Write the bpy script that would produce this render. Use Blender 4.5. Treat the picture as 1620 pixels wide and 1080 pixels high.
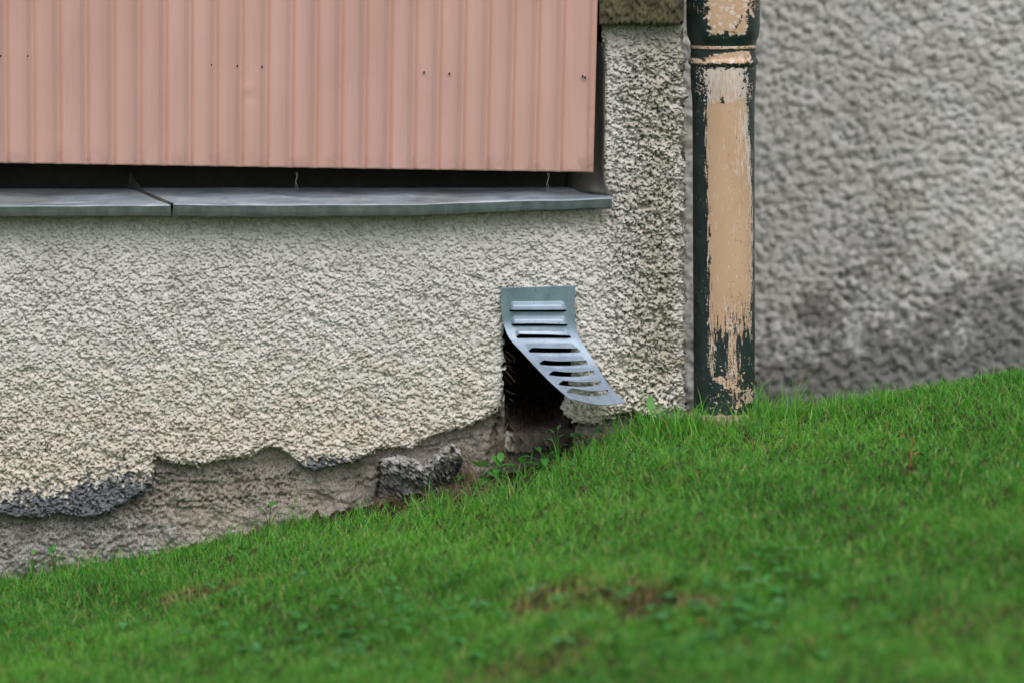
import bpy, math
import numpy as np
from mathutils import Vector

for o in list(bpy.data.objects):
    bpy.data.objects.remove(o)
S = bpy.context.scene
COL = S.collection
rng = np.random.default_rng(7)

# ------------------------------------------------------------------ camera
H, D = 0.90, 9.0                      # eye height above picture centre, distance to wall face
pitch = math.atan2(H, D)
cam = bpy.data.cameras.new('camera')
camo = bpy.data.objects.new('camera', cam); COL.objects.link(camo)
camo.location = (0, -D, H)
camo.rotation_euler = (math.pi/2, 0, 0)
cam.sensor_width = 36
cam.lens = 36*D/1.62
cam.shift_y = -H/1.62                 # a level camera with a falling front, as verticals stay upright
cam.clip_start = 0.1; cam.clip_end = 2000
cam.dof.use_dof = True
cam.dof.focus_distance = D + 0.0
cam.dof.aperture_fstop = (cam.lens/1000)/0.085
cam.dof.aperture_blades = 0
S.camera = camo
S.render.resolution_x, S.render.resolution_y = 1024, 682

# ------------------------------------------------------------------ world, sun, exposure
SUN_EL, SUN_AZ = math.radians(52), math.radians(-28)   # azimuth measured from straight behind the camera, to the left
W = bpy.data.worlds.new('World'); S.world = W; W.use_nodes = True
nt = W.node_tree; nt.nodes.clear()
out = nt.nodes.new('ShaderNodeOutputWorld'); bg = nt.nodes.new('ShaderNodeBackground')
sky = nt.nodes.new('ShaderNodeTexSky'); sky.sky_type = 'NISHITA'; sky.sun_disc = False
sky.sun_elevation = SUN_EL
sky.sun_rotation = math.pi + SUN_AZ
sky.dust_density = 4.0; sky.air_density = 1.0; sky.ozone_density = 1.0
hs = nt.nodes.new('ShaderNodeHueSaturation'); hs.inputs['Saturation'].default_value = 0.55
nt.links.new(sky.outputs[0], hs.inputs['Color']); nt.links.new(hs.outputs[0], bg.inputs[0])
bg.inputs[1].default_value = 0.13
nt.links.new(bg.outputs[0], out.inputs[0])
sl = bpy.data.lights.new('sun', 'SUN'); sl.energy = 0.8; sl.angle = math.radians(40); sl.color = (1, .965, .91)
so = bpy.data.objects.new('sun', sl); COL.objects.link(so)
sd = Vector((math.sin(SUN_AZ)*math.cos(SUN_EL), -math.cos(SUN_AZ)*math.cos(SUN_EL), math.sin(SUN_EL)))
so.rotation_euler = sd.to_track_quat('Z', 'Y').to_euler()
S.view_settings.view_transform = 'Standard'; S.view_settings.look = 'None'
S.view_settings.gamma = 1; S.view_settings.exposure = 0.38
S.cycles.max_bounces = 8; S.cycles.diffuse_bounces = 4

# ------------------------------------------------------------------ helpers
def P(px, py, Y=0.0):
    """point on the plane y=Y seen at photo pixel (px,py); the photo measures 1 px = 1 mm on the wall face"""
    f = (D+Y)/D
    return ((px-810)/1000*f, Y, H + ((540-py)/1000-H)*f)

def mesh(name, verts, faces, mat, parent=None, attrs=None, smooth=True, loc=None):
    """faces: list of integer arrays (n,3) or (n,4)"""
    verts = np.asarray(verts, dtype=np.float32)
    if not isinstance(faces, (list, tuple)): faces = [faces]
    if loc is not None: verts = verts - np.asarray(loc, dtype=np.float32)
    faces = [np.asarray(f, dtype=np.int32) for f in faces if len(f)]
    me = bpy.data.meshes.new(name)
    me.vertices.add(len(verts)); me.vertices.foreach_set('co', verts.ravel())
    tot = np.concatenate([np.full(len(f), f.shape[1], dtype=np.int32) for f in faces])
    idx = np.concatenate([f.ravel() for f in faces])
    me.loops.add(len(idx)); me.loops.foreach_set('vertex_index', idx)
    me.polygons.add(len(tot))
    st = np.zeros(len(tot), dtype=np.int32); st[1:] = np.cumsum(tot)[:-1]
    me.polygons.foreach_set('loop_start', st)
    me.update(calc_edges=True)
    me.polygons.foreach_set('use_smooth', np.full(len(tot), smooth, dtype=bool))
    for k, v in (attrs or {}).items():
        v = np.asarray(v, dtype=np.float32)
        if v.ndim == 2:
            a = me.attributes.new(k, 'FLOAT_COLOR', 'POINT')
            if v.shape[1] == 3: v = np.concatenate([v, np.ones((len(v), 1), np.float32)], 1)
            a.data.foreach_set('color', v.ravel())
        else:
            a = me.attributes.new(k, 'FLOAT', 'POINT'); a.data.foreach_set('value', v.ravel())
    me.materials.append(mat)
    o = bpy.data.objects.new(name, me); COL.objects.link(o)
    if parent is not None: o.parent = parent
    if loc is not None and parent is None: o.location = loc
    return o

def tag(o, label=None, cat=None, group=None, kind=None):
    if label: o['label'] = label
    if cat: o['category'] = cat
    if group: o['group'] = group
    if kind: o['kind'] = kind
    return o

def thing(name, label, cat, group=None):
    o = bpy.data.objects.new(name, None); COL.objects.link(o)
    o.empty_display_size = .05
    return tag(o, label, cat, group)

def place(o, loc):
    """moves an empty to its thing's base and keeps the children where they stand"""
    loc = Vector(loc); o.location = loc
    for c in o.children:
        c.location = Vector(c.location) - loc

def grid_faces(nr, nc, keep=None, wrap=False):
    a = np.arange(nr*nc).reshape(nr, nc)
    if wrap: a = np.concatenate([a, a[:, :1]], 1)
    q = np.stack([a[:-1, :-1], a[:-1, 1:], a[1:, 1:], a[1:, :-1]], -1).reshape(-1, 4)
    if keep is not None: q = q[keep.ravel()]
    return q

def band_noise(shape, step, lam, seed, width=0.35, aniso=1.0, ang=0.0):
    """gaussian noise with wavelengths near lam (mm) on a grid of spacing step (mm); unit variance"""
    r = np.random.default_rng(seed)
    ny, nx = shape
    n = np.fft.rfft2(r.standard_normal((ny, nx)))
    sy_, sx_ = step if isinstance(step, tuple) else (step, step)
    fy = np.fft.fftfreq(ny, sy_)[:, None]; fx = np.fft.rfftfreq(nx, sx_)[None, :]
    c, s = math.cos(ang), math.sin(ang)
    u = (fx*c + fy*s)*aniso; v = (-fx*s + fy*c)
    f = np.sqrt(u*u+v*v) + 1e-9
    g = np.exp(-(np.log(f*lam))**2/(2*width**2))
    z = np.fft.irfft2(n*g, s=shape)
    return (z/z.std()).astype(np.float32)

def sstep(a, b, x):
    t = np.clip((x-a)/(b-a), 0, 1); return t*t*(3-2*t)

def inpoly(px, py, poly):
    inside = np.zeros(px.shape, bool); n = len(poly)
    for i in range(n):
        x1, y1 = poly[i]; x2, y2 = poly[(i+1) % n]
        if y1 == y2: continue
        c = ((y1 > py) != (y2 > py)) & (px < (x2-x1)*(py-y1)/(y2-y1)+x1)
        inside ^= c
    return inside

def blur(a, k):
    for _ in range(2):
        c = np.cumsum(np.pad(a, ((k+1, k), (0, 0)), mode='edge'), 0); a = (c[2*k+1:]-c[:-2*k-1])/(2*k+1)
        c = np.cumsum(np.pad(a, ((0, 0), (k+1, k)), mode='edge'), 1); a = (c[:, 2*k+1:]-c[:, :-2*k-1])/(2*k+1)
    return a

def boundary_skirt(nv, quads, depth_map):
    """quads pulled back behind every open border of a masked grid; returns (indices of border verts, new faces)"""
    e = np.concatenate([quads[:, [0, 1]], quads[:, [1, 2]], quads[:, [2, 3]], quads[:, [3, 0]]])
    k = np.sort(e, 1); key = k[:, 0].astype(np.int64)*nv + k[:, 1]
    u, inv, cnt = np.unique(key, return_inverse=True, return_counts=True)
    b = e[cnt[inv] == 1]
    vs = np.unique(b)
    m = np.full(nv, -1); m[vs] = np.arange(len(vs)) + nv
    f = np.stack([b[:, 1], b[:, 0], m[b[:, 0]], m[b[:, 1]]], 1)
    return vs, f

# ---- materials
def newmat(name, rough=.8, metal=0.0, spec=.5):
    m = bpy.data.materials.new(name); m.use_nodes = True
    b = m.node_tree.nodes['Principled BSDF']
    b.inputs['Roughness'].default_value = rough; b.inputs['Metallic'].default_value = metal
    b.inputs['Specular IOR Level'].default_value = spec
    return m, m.node_tree, b
def N(nt, t, **kw):
    n = nt.nodes.new('ShaderNode'+t)
    for k, v in kw.items():
        if k in n.inputs: n.inputs[k].default_value = v
        else: setattr(n, k, v)
    return n
def coords(nt, scale=(1, 1, 1), rot=(0, 0, 0)):
    g = nt.nodes.new('ShaderNodeNewGeometry'); m = nt.nodes.new('ShaderNodeMapping')
    m.inputs['Scale'].default_value = scale; m.inputs['Rotation'].default_value = rot
    nt.links.new(g.outputs['Position'], m.inputs[0]); return m.outputs[0]
def noise(nt, co, scale, detail=4, rough=.55, dist=0):
    n = N(nt, 'TexNoise', Scale=scale, Detail=detail, Roughness=rough, Distortion=dist)
    nt.links.new(co, n.inputs['Vector']); return n.outputs['Fac']
def ramp(nt, fac, stops):
    r = nt.nodes.new('ShaderNodeValToRGB'); e = r.color_ramp.elements
    while len(e) < len(stops): e.new(.5)
    for i, (p, c) in enumerate(stops):
        e[i].position = p; e[i].color = (*c, 1) if len(c) == 3 else c
    nt.links.new(fac, r.inputs[0]); return r.outputs[0]
def grey(v): return (v, v, v)
def mix(nt, fac, a, b, mode='MIX'):
    m = N(nt, 'Mix', data_type='RGBA', blend_type=mode)
    if isinstance(fac, (int, float)): m.inputs[0].default_value = fac
    else: nt.links.new(fac, m.inputs[0])
    for k, v in ((6, a), (7, b)):
        if isinstance(v, tuple): m.inputs[k].default_value = (*v[:3], 1)
        else: nt.links.new(v, m.inputs[k])
    return m.outputs[2]
def math_(nt, op, a, b=0.0):
    m = N(nt, 'Math', operation=op)
    for k, v in ((0, a), (1, b)):
        if isinstance(v, (int, float)): m.inputs[k].default_value = v
        else: nt.links.new(v, m.inputs[k])
    return m.outputs[0]
def attr(nt, name, what='Fac'):
    a = nt.nodes.new('ShaderNodeAttribute'); a.attribute_name = name; return a.outputs[what]
def bump(nt, b, h, dist, strength=1.0):
    n = N(nt, 'Bump', Strength=strength, Distance=dist); nt.links.new(h, n.inputs['Height'])
    nt.links.new(n.outputs[0], b.inputs['Normal'])

def roughcast_mat(name, base, warm, dark):
    m, t, b = newmat(name, .93, 0, .25)
    co = coords(t)
    c = ramp(t, noise(t, co, 9, 5, .6), [(.3, tuple(x*.9 for x in base)), (.7, tuple(min(1, x*1.08) for x in base))])
    c = mix(t, attr(t, 'warm'), c, warm)
    fine = ramp(t, noise(t, co, 420, 3, .6), [(.32, grey(.72)), (.55, grey(1.0)), (.75, grey(1.08))])
    c = mix(t, 1.0, c, fine, 'MULTIPLY')
    algae_shade = mix(t, 1.0, c, (.66, .645, .58), 'MULTIPLY')
    c = mix(t, attr(t, 'algae_shade'), c, algae_shade)
    gm = ramp(t, noise(t, co, 260, 4, .7), [(.3, tuple(x*.55 for x in dark)), (.52, dark), (.72, tuple(x*2.4 for x in dark))])
    c = mix(t, attr(t, 'bare'), c, gm)
    c = mix(t, attr(t, 'chip'), c, (.78, .78, .76))
    t.links.new(c, b.inputs['Base Color'])
    bump(t, b, noise(t, co, 700, 3, .6), .0007, .6)
    return m
M = {}
M['roughcast'] = roughcast_mat('cream_roughcast', (.685, .668, .638), (.68, .62, .53), (.13, .14, .155))
M['far_roughcast'] = roughcast_mat('grey_roughcast', (.55, .55, .545), (.54, .525, .49), (.085, .085, .09))

def simple(name, c1, c2, scale, rough=.7, metal=0, spec=.4, stretch=(1, 1, 1), bd=None, bs=300, det=5):
    m, t, b = newmat(name, rough, metal, spec)
    co = coords(t, stretch)
    c = ramp(t, noise(t, co, scale, det, .6), [(.3, c1), (.7, c2)])
    t.links.new(c, b.inputs['Base Color'])
    if bd: bump(t, b, noise(t, coords(t), bs, 4, .6), bd)
    return m
M['plain_wall'] = simple('plain_roughcast', (.45, .44, .40), (.55, .53, .49), 60, .95, bd=.004, bs=120)
M['dark'] = simple('unlit_gap', (.010, .009, .008), (.022, .02, .018), 30, .9)
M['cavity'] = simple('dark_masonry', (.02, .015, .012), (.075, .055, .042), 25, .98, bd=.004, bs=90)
M['straw'] = simple('dry_stalks', (.09, .06, .042), (.26, .185, .125), 90, .8)
M['cobweb'] = simple('cobweb_silk', (.6, .6, .58), (.75, .75, .72), 90, .6)
M['nail'] = simple('rusty_nail', (.012, .008, .008), (.03, .018, .015), 400, .7)
M['leaf_brown'] = simple('dead_leaf', (.16, .06, .02), (.40, .20, .07), 120, .7)
M['cement'] = simple('tan_cement', (.26, .21, .14), (.42, .34, .24), 60, .95, bd=.002, bs=250)

# painted sheet metal of the cladding
m, t, b = newmat('pink_painted_metal', .42, 0, .45); M['pink'] = m
co = coords(t)
c = ramp(t, noise(t, coords(t, (3, 1, .5)), 5, 4, .6), [(.3, (.54, .325, .288)), (.7, (.585, .37, .33))])
st = ramp(t, noise(t, coords(t, (30, 1, .7)), 4, 5, .65), [(.30, (.95, .94, .94)), (.48, grey(1)), (.7, (1.02, 1.02, 1.02))])
c = mix(t, 1.0, c, st, 'MULTIPLY')
c = mix(t, attr(t, 'fold'), c, (.52, .275, .215))  # redder rib flanks: interreflected light put into the colour; edge trim redder too
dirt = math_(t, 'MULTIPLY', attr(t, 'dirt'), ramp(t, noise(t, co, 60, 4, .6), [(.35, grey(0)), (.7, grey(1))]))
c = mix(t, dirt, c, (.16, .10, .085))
t.links.new(c, b.inputs['Base Color'])
bump(t, b, noise(t, coords(t, (2, 1, 1)), 5, 3, .5), .006, .5)

# weathered grey sheet metal of the sill
m, t, b = newmat('weathered_zinc', .5, .25, .45); M['zinc'] = m
co = coords(t, (1, 3, 3), (0, 0, math.radians(35)))
n1 = noise(t, co, 14, 6, .65, .6)
c = ramp(t, n1, [(.28, (.16, .20, .25)), (.5, (.33, .38, .44)), (.72, (.54, .58, .63))])
c = mix(t, ramp(t, noise(t, coords(t), 7, 5, .6), [(.45, grey(0)), (.7, grey(.55))]), c, (.20, .21, .17))
c = mix(t, ramp(t, noise(t, coords(t, (1, 8, 1), (0, 0, math.radians(55))), 60, 4, .6), [(.66, grey(0)), (.72, grey(.8))]), c, (.55, .56, .56))
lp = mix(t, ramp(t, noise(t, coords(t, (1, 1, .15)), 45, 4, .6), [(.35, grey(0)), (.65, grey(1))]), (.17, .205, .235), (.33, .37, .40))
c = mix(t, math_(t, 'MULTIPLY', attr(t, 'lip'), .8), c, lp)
t.links.new(c, b.inputs['Base Color'])
t.links.new(ramp(t, n1, [(.3, grey(.38)), (.7, grey(.62))]), b.inputs['Roughness'])
bump(t, b, noise(t, coords(t), 60, 4, .6), .0012, .6)

m, t, b = newmat('stained_flashing', .55, .3, .4); M['flashing'] = m
c = ramp(t, noise(t, coords(t, (3, 3, .8)), 12, 5, .65), [(.3, (.045, .048, .044)), (.5, (.10, .098, .087)), (.7, (.17, .15, .125))])
t.links.new(c, b.inputs['Base Color'])

# galvanised vent plate
m, t, b = newmat('galvanised_steel', .5, .4, .45); M['galv'] = m
co = coords(t)
n1 = noise(t, coords(t, (1, 1, .5)), 22, 6, .65)
c = ramp(t, n1, [(.3, (.26, .34, .45)), (.55, (.37, .46, .58)), (.75, (.47, .56, .67))])
c = mix(t, ramp(t, noise(t, coords(t, (2.5, 1, .8)), 30, 5, .7), [(.56, grey(0)), (.72, grey(.6))]), c, (.58, .60, .60))
c = mix(t, ramp(t, noise(t, co, 170, 3, .6), [(.64, grey(0)), (.70, grey(.7))]), c, (.10, .10, .09))
gr = mix(t, 1.0, c, (.50, .60, .55), 'MULTIPLY')
c = mix(t, attr(t, 'upright_shade'), c, gr)
t.links.new(c, b.inputs['Base Color'])
t.links.new(ramp(t, n1, [(.3, grey(.42)), (.7, grey(.6))]), b.inputs['Roughness'])
bump(t, b, noise(t, co, 40, 3, .5), .0012, .5)

# downpipe: per-vertex paint layers
m, t, b = newmat('peeling_pipe_paint', .5, 0, .45); M['pipe'] = m
dk = ramp(t, noise(t, coords(t), 35, 5, .65), [(.3, (.010, .020, .021)), (.7, (.022, .040, .040))])
tn = ramp(t, noise(t, coords(t, (1, 1, .4)), 22, 5, .6), [(.3, (.49, .32, .20)), (.7, (.57, .385, .255))])
pl = ramp(t, noise(t, coords(t, (1, 1, .3)), 60, 4, .6), [(.3, (.54, .45, .395)), (.7, (.66, .59, .54))])
c = mix(t, attr(t, 'pale'), tn, pl)
c = mix(t, attr(t, 'paint'), c, dk)
t.links.new(c, b.inputs['Base Color'])
t.links.new(ramp(t, attr(t, 'paint'), [(0, grey(.62)), (1, grey(.36))]), b.inputs['Roughness'])
h = math_(t, 'ADD', attr(t, 'paint'), math_(t, 'MULTIPLY', noise(t, coords(t, (1, 1, .3)), 160, 4, .6), .5))
bump(t, b, h, .0006, .8)

# foundation stone
m, t, b = newmat('foundation_stone', .95, 0, .2); M['stone'] = m
co = coords(t)
c = ramp(t, noise(t, coords(t, (1, 1, 2)), 10, 6, .65), [(.3, (.25, .215, .175)), (.55, (.38, .335, .285)), (.75, (.50, .45, .395))])
c = mix(t, attr(t, 'pale'), c, (.40, .385, .36))
sp = ramp(t, noise(t, co, 330, 4, .65), [(.36, grey(.38)), (.5, grey(1)), (.7, grey(1.2))])
c = mix(t, 1.0, c, sp, 'MULTIPLY')
c = mix(t, attr(t, 'grime_shade'), c, (.035, .037, .038))
t.links.new(c, b.inputs['Base Color'])
bump(t, b, noise(t, co, 500, 4, .65), .0015, .8)

m, t, b = newmat('mossy_stone', .95, 0, .2); M['mossy'] = m
c = ramp(t, noise(t, coords(t), 28, 5, .65), [(.3, (.045, .04, .028)), (.5, (.10, .088, .055)), (.62, (.15, .14, .07)), (.75, (.13, .085, .055))])
t.links.new(c, b.inputs['Base Color'])
bump(t, b, noise(t, coords(t), 250, 5, .7), .002, .8)

m, t, b = newmat('render_rubble', .95, 0, .2); M['rubble'] = m
c = ramp(t, noise(t, coords(t), 45, 6, .7), [(.3, (.17, .165, .16)), (.5, (.34, .335, .33)), (.7, (.54, .54, .535))])
c = mix(t, attr(t, 'pale'), c, (.50, .48, .43))
c = mix(t, attr(t, 'grime_shade'), c, (.045, .032, .026))
t.links.new(c, b.inputs['Base Color'])
bump(t, b, noise(t, coords(t), 500, 4, .65), .0015, .8)

# ground
m, t, b = newmat('soil', 1.0, 0, .15); M['soil'] = m
co = coords(t)
soil = ramp(t, noise(t, co, 30, 6, .65), [(.3, (.022, .015, .010)), (.55, (.055, .036, .024)), (.75, (.10, .066, .045))])
turf = ramp(t, noise(t, co, 40, 6, .65), [(.3, (.020, .050, .010)), (.6, (.045, .11, .02)), (.8, (.09, .13, .04))])
c = mix(t, attr(t, 'turf'), soil, turf)
t.links.new(c, b.inputs['Base Color'])
bump(t, b, noise(t, co, 140, 6, .7), .006, .9)

def blade_mat(name, rough=.45, trans=.35):
    m, t, b = newmat(name, rough, 0, .4)
    c = attr(t, 'tint', 'Color')
    t.links.new(c, b.inputs['Base Color'])
    tr = N(t, 'BsdfTranslucent')
    t.links.new(mix(t, 1.0, c, (1.1, 1.3, .5), 'MULTIPLY'), tr.inputs[0])
    mx = N(t, 'MixShader'); mx.inputs[0].default_value = trans
    t.links.new(b.outputs[0], mx.inputs[1]); t.links.new(tr.outputs[0], mx.inputs[2])
    t.links.new(mx.outputs[0], t.nodes['Material Output'].inputs[0])
    return m
M['grass'] = blade_mat('grass_blades'); M['leaf'] = blade_mat('weed_leaf', .4, .3)

# ------------------------------------------------------------------ terrain
FWYW = .728                                            # grass ends in front of the neighbouring wall
GX = np.array([-3, -.81, -.56, -.31, -.21, -.11, -.01, .09, .19, .29, .39, .55, .81, 1.2, 3])
GZ = np.array([-.56, -.382, -.340, -.281, -.257, -.237, -.215, -.177, -.144, -.132, -.126, -.104, -.058, -.026, .0])
def ground_z(x, y):
    x = np.asarray(x, float); y = np.asarray(y, float)
    g = (np.interp(x-.04, GX, GZ)+np.interp(x, GX, GZ)+np.interp(x+.04, GX, GZ))/3
    c = .065 + .105*np.clip((x+.8)/1.6, 0, 1.2)
    yy = np.clip(y, -6, 0)
    front = c*yy
    yb = np.clip(y, 0, 3)
    back = -.10*yb*sstep(0, .4, yb) - .02*sstep(0,.2,yb)*(1-sstep(.8, 1.4, x))
    und = .008*np.sin(x*9+1)*np.cos(y*7) + .005*np.sin(x*23+y*17) + .003*np.sin(x*41-y*37+2)
    und = und*np.clip(-y*4, 0, 1)
    return g + front + back + und
PX_SOIL = None
def bare_mask(x, y, strip=True):
    """0 lawn .. 1 bare soil"""
    m = np.zeros(np.shape(x))
    # strip along the broken footing
    w = np.interp(x, [-.38, -.27, -.2, -.05, .03, .10, .16, .22], [0, .035, .085, .13, .11, .035, .004, 0])
    w = w*(1+.35*np.sin(x*60)+.2*np.sin(x*131))
    if strip: m = np.maximum(m, (1-sstep(w*.8, w*1.15+1e-3, -y))*(w > .004))
    for cx, cy, rx, ry, a in SPOTS:
        d = ((x-cx)/rx)**2 + ((y-cy)/ry)**2
        m = np.maximum(m, a*(1-sstep(.5, 1.15, d + .35*np.sin(x*70+y*40)*np.sin(y*90-x*20))))
    return m
def spot(px, py, rx, ry, a=1.0):
    """ground point seen at pixel (px,py)"""
    Y = -.05
    for _ in range(60):
        x, _, z = P(px, py, Y)
        dz = float(ground_z(x, Y)) - z
        Y += -dz/ .22 if True else 0
        Y = max(-3.2, min(1.2, Y))
    return (P(px, py, Y)[0], Y, rx, ry, a)
SPOTS = [spot(868, 948, .07, .06, .65), spot(1020, 952, .06, .06, .85), spot(1115, 955, .05, .05, .8), spot(960, 948, .16, .04, .45),
         spot(330, 936, .11, .05, .6), spot(1540, 985, .10, .06, .2), spot(830, 1078, .12, .06, .4),
         spot(1442, 748, .012, .02, .9)]

def geomspace_axis(core0, core1, step, far):
    core = np.arange(core0, core1+1e-6, step)
    r = []; s = step; v = core1
    while v < far: s *= 1.35; v += s; r.append(v)
    l = []; s = step; v = core0
    while v > -far: s *= 1.35; v -= s; l.append(v)
    return np.array(l[::-1]+list(core)+r)
gx = geomspace_axis(-1.3, 1.5, .008, 120); gy = geomspace_axis(-2.4, 1.4, .01, 120)
X, Y = np.meshgrid(gx, gy)
Z = ground_z(X, Y)
nz = band_noise(X.shape, 8, 35, 11, .5)
nz2 = band_noise(X.shape, 8, 90, 12, .5)
bm = bare_mask(X, Y)
Z = Z + np.where((np.abs(X) < 1.6) & (Y > -2.5), nz*.0035*(1+bm*.8), 0) - .004*bm
gv = np.stack([X, Y, Z], -1).reshape(-1, 3)
far = np.maximum(np.abs(X)-1.25, 0) + np.maximum(-Y-2.1, 0)
turf = np.clip(sstep(0, .3, far) + .35*(1-bm), 0, 1)
tag(mesh('ground', gv, grid_faces(*X.shape), M['soil'], attrs={'turf': turf.ravel()}), kind='structure')

# ------------------------------------------------------------------ house wall with roughcast coat
house = thing('house_wall', 'cream roughcast house wall with crumbling lower edge over a bare stone footing', 'wall')
step = .0013
x0, xc, z0, z1 = -.97, .268, -.46, .62
rad = .010
fx = np.arange(x0, xc-rad, step)
arc = np.arange(step/rad, math.pi/2, step/rad)
sy = np.concatenate([np.arange(step, .05, step), np.arange(.052, .79, .003)])
pathx = np.concatenate([fx, xc-rad+rad*np.sin(arc), np.full(len(sy), xc)])
pathy = np.concatenate([np.zeros(len(fx)), rad-rad*np.cos(arc), rad+sy])
pnx = np.concatenate([np.zeros(len(fx)), np.sin(arc), np.ones(len(sy))])
pny = np.concatenate([-np.ones(len(fx)), -np.cos(arc), np.zeros(len(sy))])
zz = np.arange(z0, z1, step)
nr, nc = len(zz), len(pathx)
smm = step*1000
def stamp_blobs(shape, smm, seed, n, r0, r1, squash, lift, skew=.5):
    """height field (mm) of thrown crumbs: the highest of many flattened lumps of uneven size and outline"""
    r = np.random.default_rng(seed); ny, nx = shape
    H_ = np.full(shape, -9.0, np.float32)
    cx = r.uniform(0, nx, n); cy = r.uniform(0, ny, n)
    rad_ = (r0+(r1-r0)*r.random(n)**2.2)/smm
    asp = r.uniform(.62, 1.0, n); th_ = r.normal(skew, .7, n)
    base_ = r.normal(0, lift, n)
    for i in range(n):
        R_ = rad_[i]; k = int(R_)+2; x_, y_ = int(cx[i]), int(cy[i])
        xa, xb, ya, yb_ = max(0, x_-k), min(nx, x_+k+1), max(0, y_-k), min(ny, y_+k+1)
        if xb-xa < 2 or yb_-ya < 2: continue
        gx_ = np.arange(xa, xb)-cx[i]; gy_ = (np.arange(ya, yb_)-cy[i])[:, None]
        c_, s_ = math.cos(th_[i]), math.sin(th_[i])
        u_ = gx_*c_-gy_*s_; v_ = (gx_*s_+gy_*c_)/asp[i]
        q_ = 1-(u_*u_+v_*v_)/(R_*R_)
        z_ = np.where(q_ > 0, base_[i]+np.sqrt(np.maximum(q_, 0))*R_*smm*squash, -9)
        w_ = H_[ya:yb_, xa:xb]; np.maximum(w_, z_, out=w_)
    return H_
def roughcast_height(shape, smm, seed, k=1.0):
    n30 = band_noise(shape, smm, 40*k, seed+1, .5)
    n12 = band_noise(shape, smm, 13*k, seed+2, .4, 1.2, .6)
    n5 = band_noise(shape, smm, 5*k, seed+3, .4)
    n3 = band_noise(shape, smm, 3.2*k, seed+4, .35)
    area = shape[0]*shape[1]*smm*smm/k/k
    b1 = stamp_blobs(shape, smm, seed+5, int(area/13), 1.6*k, 4.9*k, .62, .75)
    floor = -2.0 + .9*n30 + .9*n12                     # mortar between the crumbs, rising in smoother patches
    h = np.maximum(b1, floor-1.2)
    sm = blur(h, 1)
    h = .7*h+.3*sm
    top_ = 1.5+.5*n12+.5*n30
    h = np.where(h > top_, top_+(h-top_)*.4, h)       # trowelled-off tops
    pit = band_noise(shape, smm, 7.5*k, seed+6, .65, 1.45, .45)
    h -= 5.6*sstep(.98, 1.45, pit+.3*n30)
    h += .7*n30 + .32*n5 + .16*n3
    return h*1.0, n30, n12
h, n30, n12 = roughcast_height((nr, nc), smm, 100)
PXg = np.broadcast_to(pathx*1000+810, (nr, nc)); PYg = np.broadcast_to((540-zz*1000)[:, None], (nr, nc))
amp = .80 + .35*sstep(560, 760, PYg) + .95*sstep(940, 1010, PXg)*sstep(60, 120, PYg) - .25*sstep(480, 350, PYg)*(PXg < 950)
h = h*amp
h = h + 2.2*sstep(.5, 1, np.broadcast_to(pnx[None], (nr, nc)))*band_noise((nr, nc), smm, 45, 131, .5)
EDGE = [(-200, 812), (0, 815), (28, 820), (60, 822), (90, 814), (115, 817), (140, 821), (170, 812), (200, 797), (222, 782), (241, 770),
        (243, 724), (262, 731), (285, 736), (310, 740), (330, 735), (350, 728), (375, 726), (400, 727), (413, 712), (424, 708), (440, 712),
        (460, 722), (472, 735), (485, 745), (500, 745), (520, 738), (545, 733), (562, 733), (580, 722), (600, 712), (625, 708), (650, 711),
        (668, 700), (690, 690), (740, 676), (775, 662), (790, 648), (796, 630), (794, 600), (798, 575), (795, 548), (797, 520), (803, 478),
        (900, 478), (903, 540), (906, 590), (900, 615), (889, 640), (890, 655), (902, 668), (915, 672), (930, 675), (950, 672), (962, 664), (980, 656),
        (1000, 654), (1020, 662), (1040, 668), (1060, 668), (1085, 672), (1400, 672), (1400, 1100), (-200, 1100)]
wob = band_noise((nr, nc), smm, 14, 501, .5)*2.0; wob2 = band_noise((nr, nc), smm, 14, 502, .5)*2.2
side = np.broadcast_to((pathy > .02)[None], (nr, nc))
cut = inpoly(PXg+wob, PYg+wob2, EDGE) & ~(side & (PYg < 760))
cut |= inpoly(PXg+wob*.4, PYg+wob2*.4, [(-400, -500), (949, -500), (952, 70), (955, 300), (966, 316), (966, 330), (-400, 334)])
solid = ~cut
d = blur(solid.astype(np.float32), 5)                      # softened lip towards broken edges
lip = np.clip((1-d)*2, 0, 1)
back = lip**1.6*9 * (PYg > 400)
hn = h - back
# curvature of the coat: bulges out along the loose lower edge
bul = 6*sstep(640, 760, PYg)*sstep(200, 420, PXg)*(1-sstep(760, 800, PXg)) + 4*sstep(760, 815, PYg)*(PXg < 245)
hn = hn + bul
vx = pathx[None]+pnx[None]*hn/1000; vy = pathy[None]+pny[None]*hn/1000
vz = zz[:, None] - .00045*np.clip(hn-back+1, -1, 4)*1.0   # crumbs sag a little over the pits below them
keep = solid[:-1, :-1] & solid[:-1, 1:] & solid[1:, 1:] & solid[1:, :-1]
verts = np.stack([vx, vy, vz], -1).reshape(-1, 3)
q = grid_faces(nr, nc, keep)
used = np.zeros(nr*nc, bool); used[q.ravel()] = True
rm = np.cumsum(used)-1
verts = verts[used]; q = rm[q]
vs, sf = boundary_skirt(len(verts), q, None)
bv = verts[vs].copy()
front_side = bv[:, 0] < xc-.012
bv[:, 1] = np.where(front_side, bv[:, 1]+.020, bv[:, 1]); bv[:, 0] = np.where(front_side, bv[:, 0], bv[:, 0]-.02)
bv[:, 2] += np.where(front_side, .002, 0)
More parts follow.
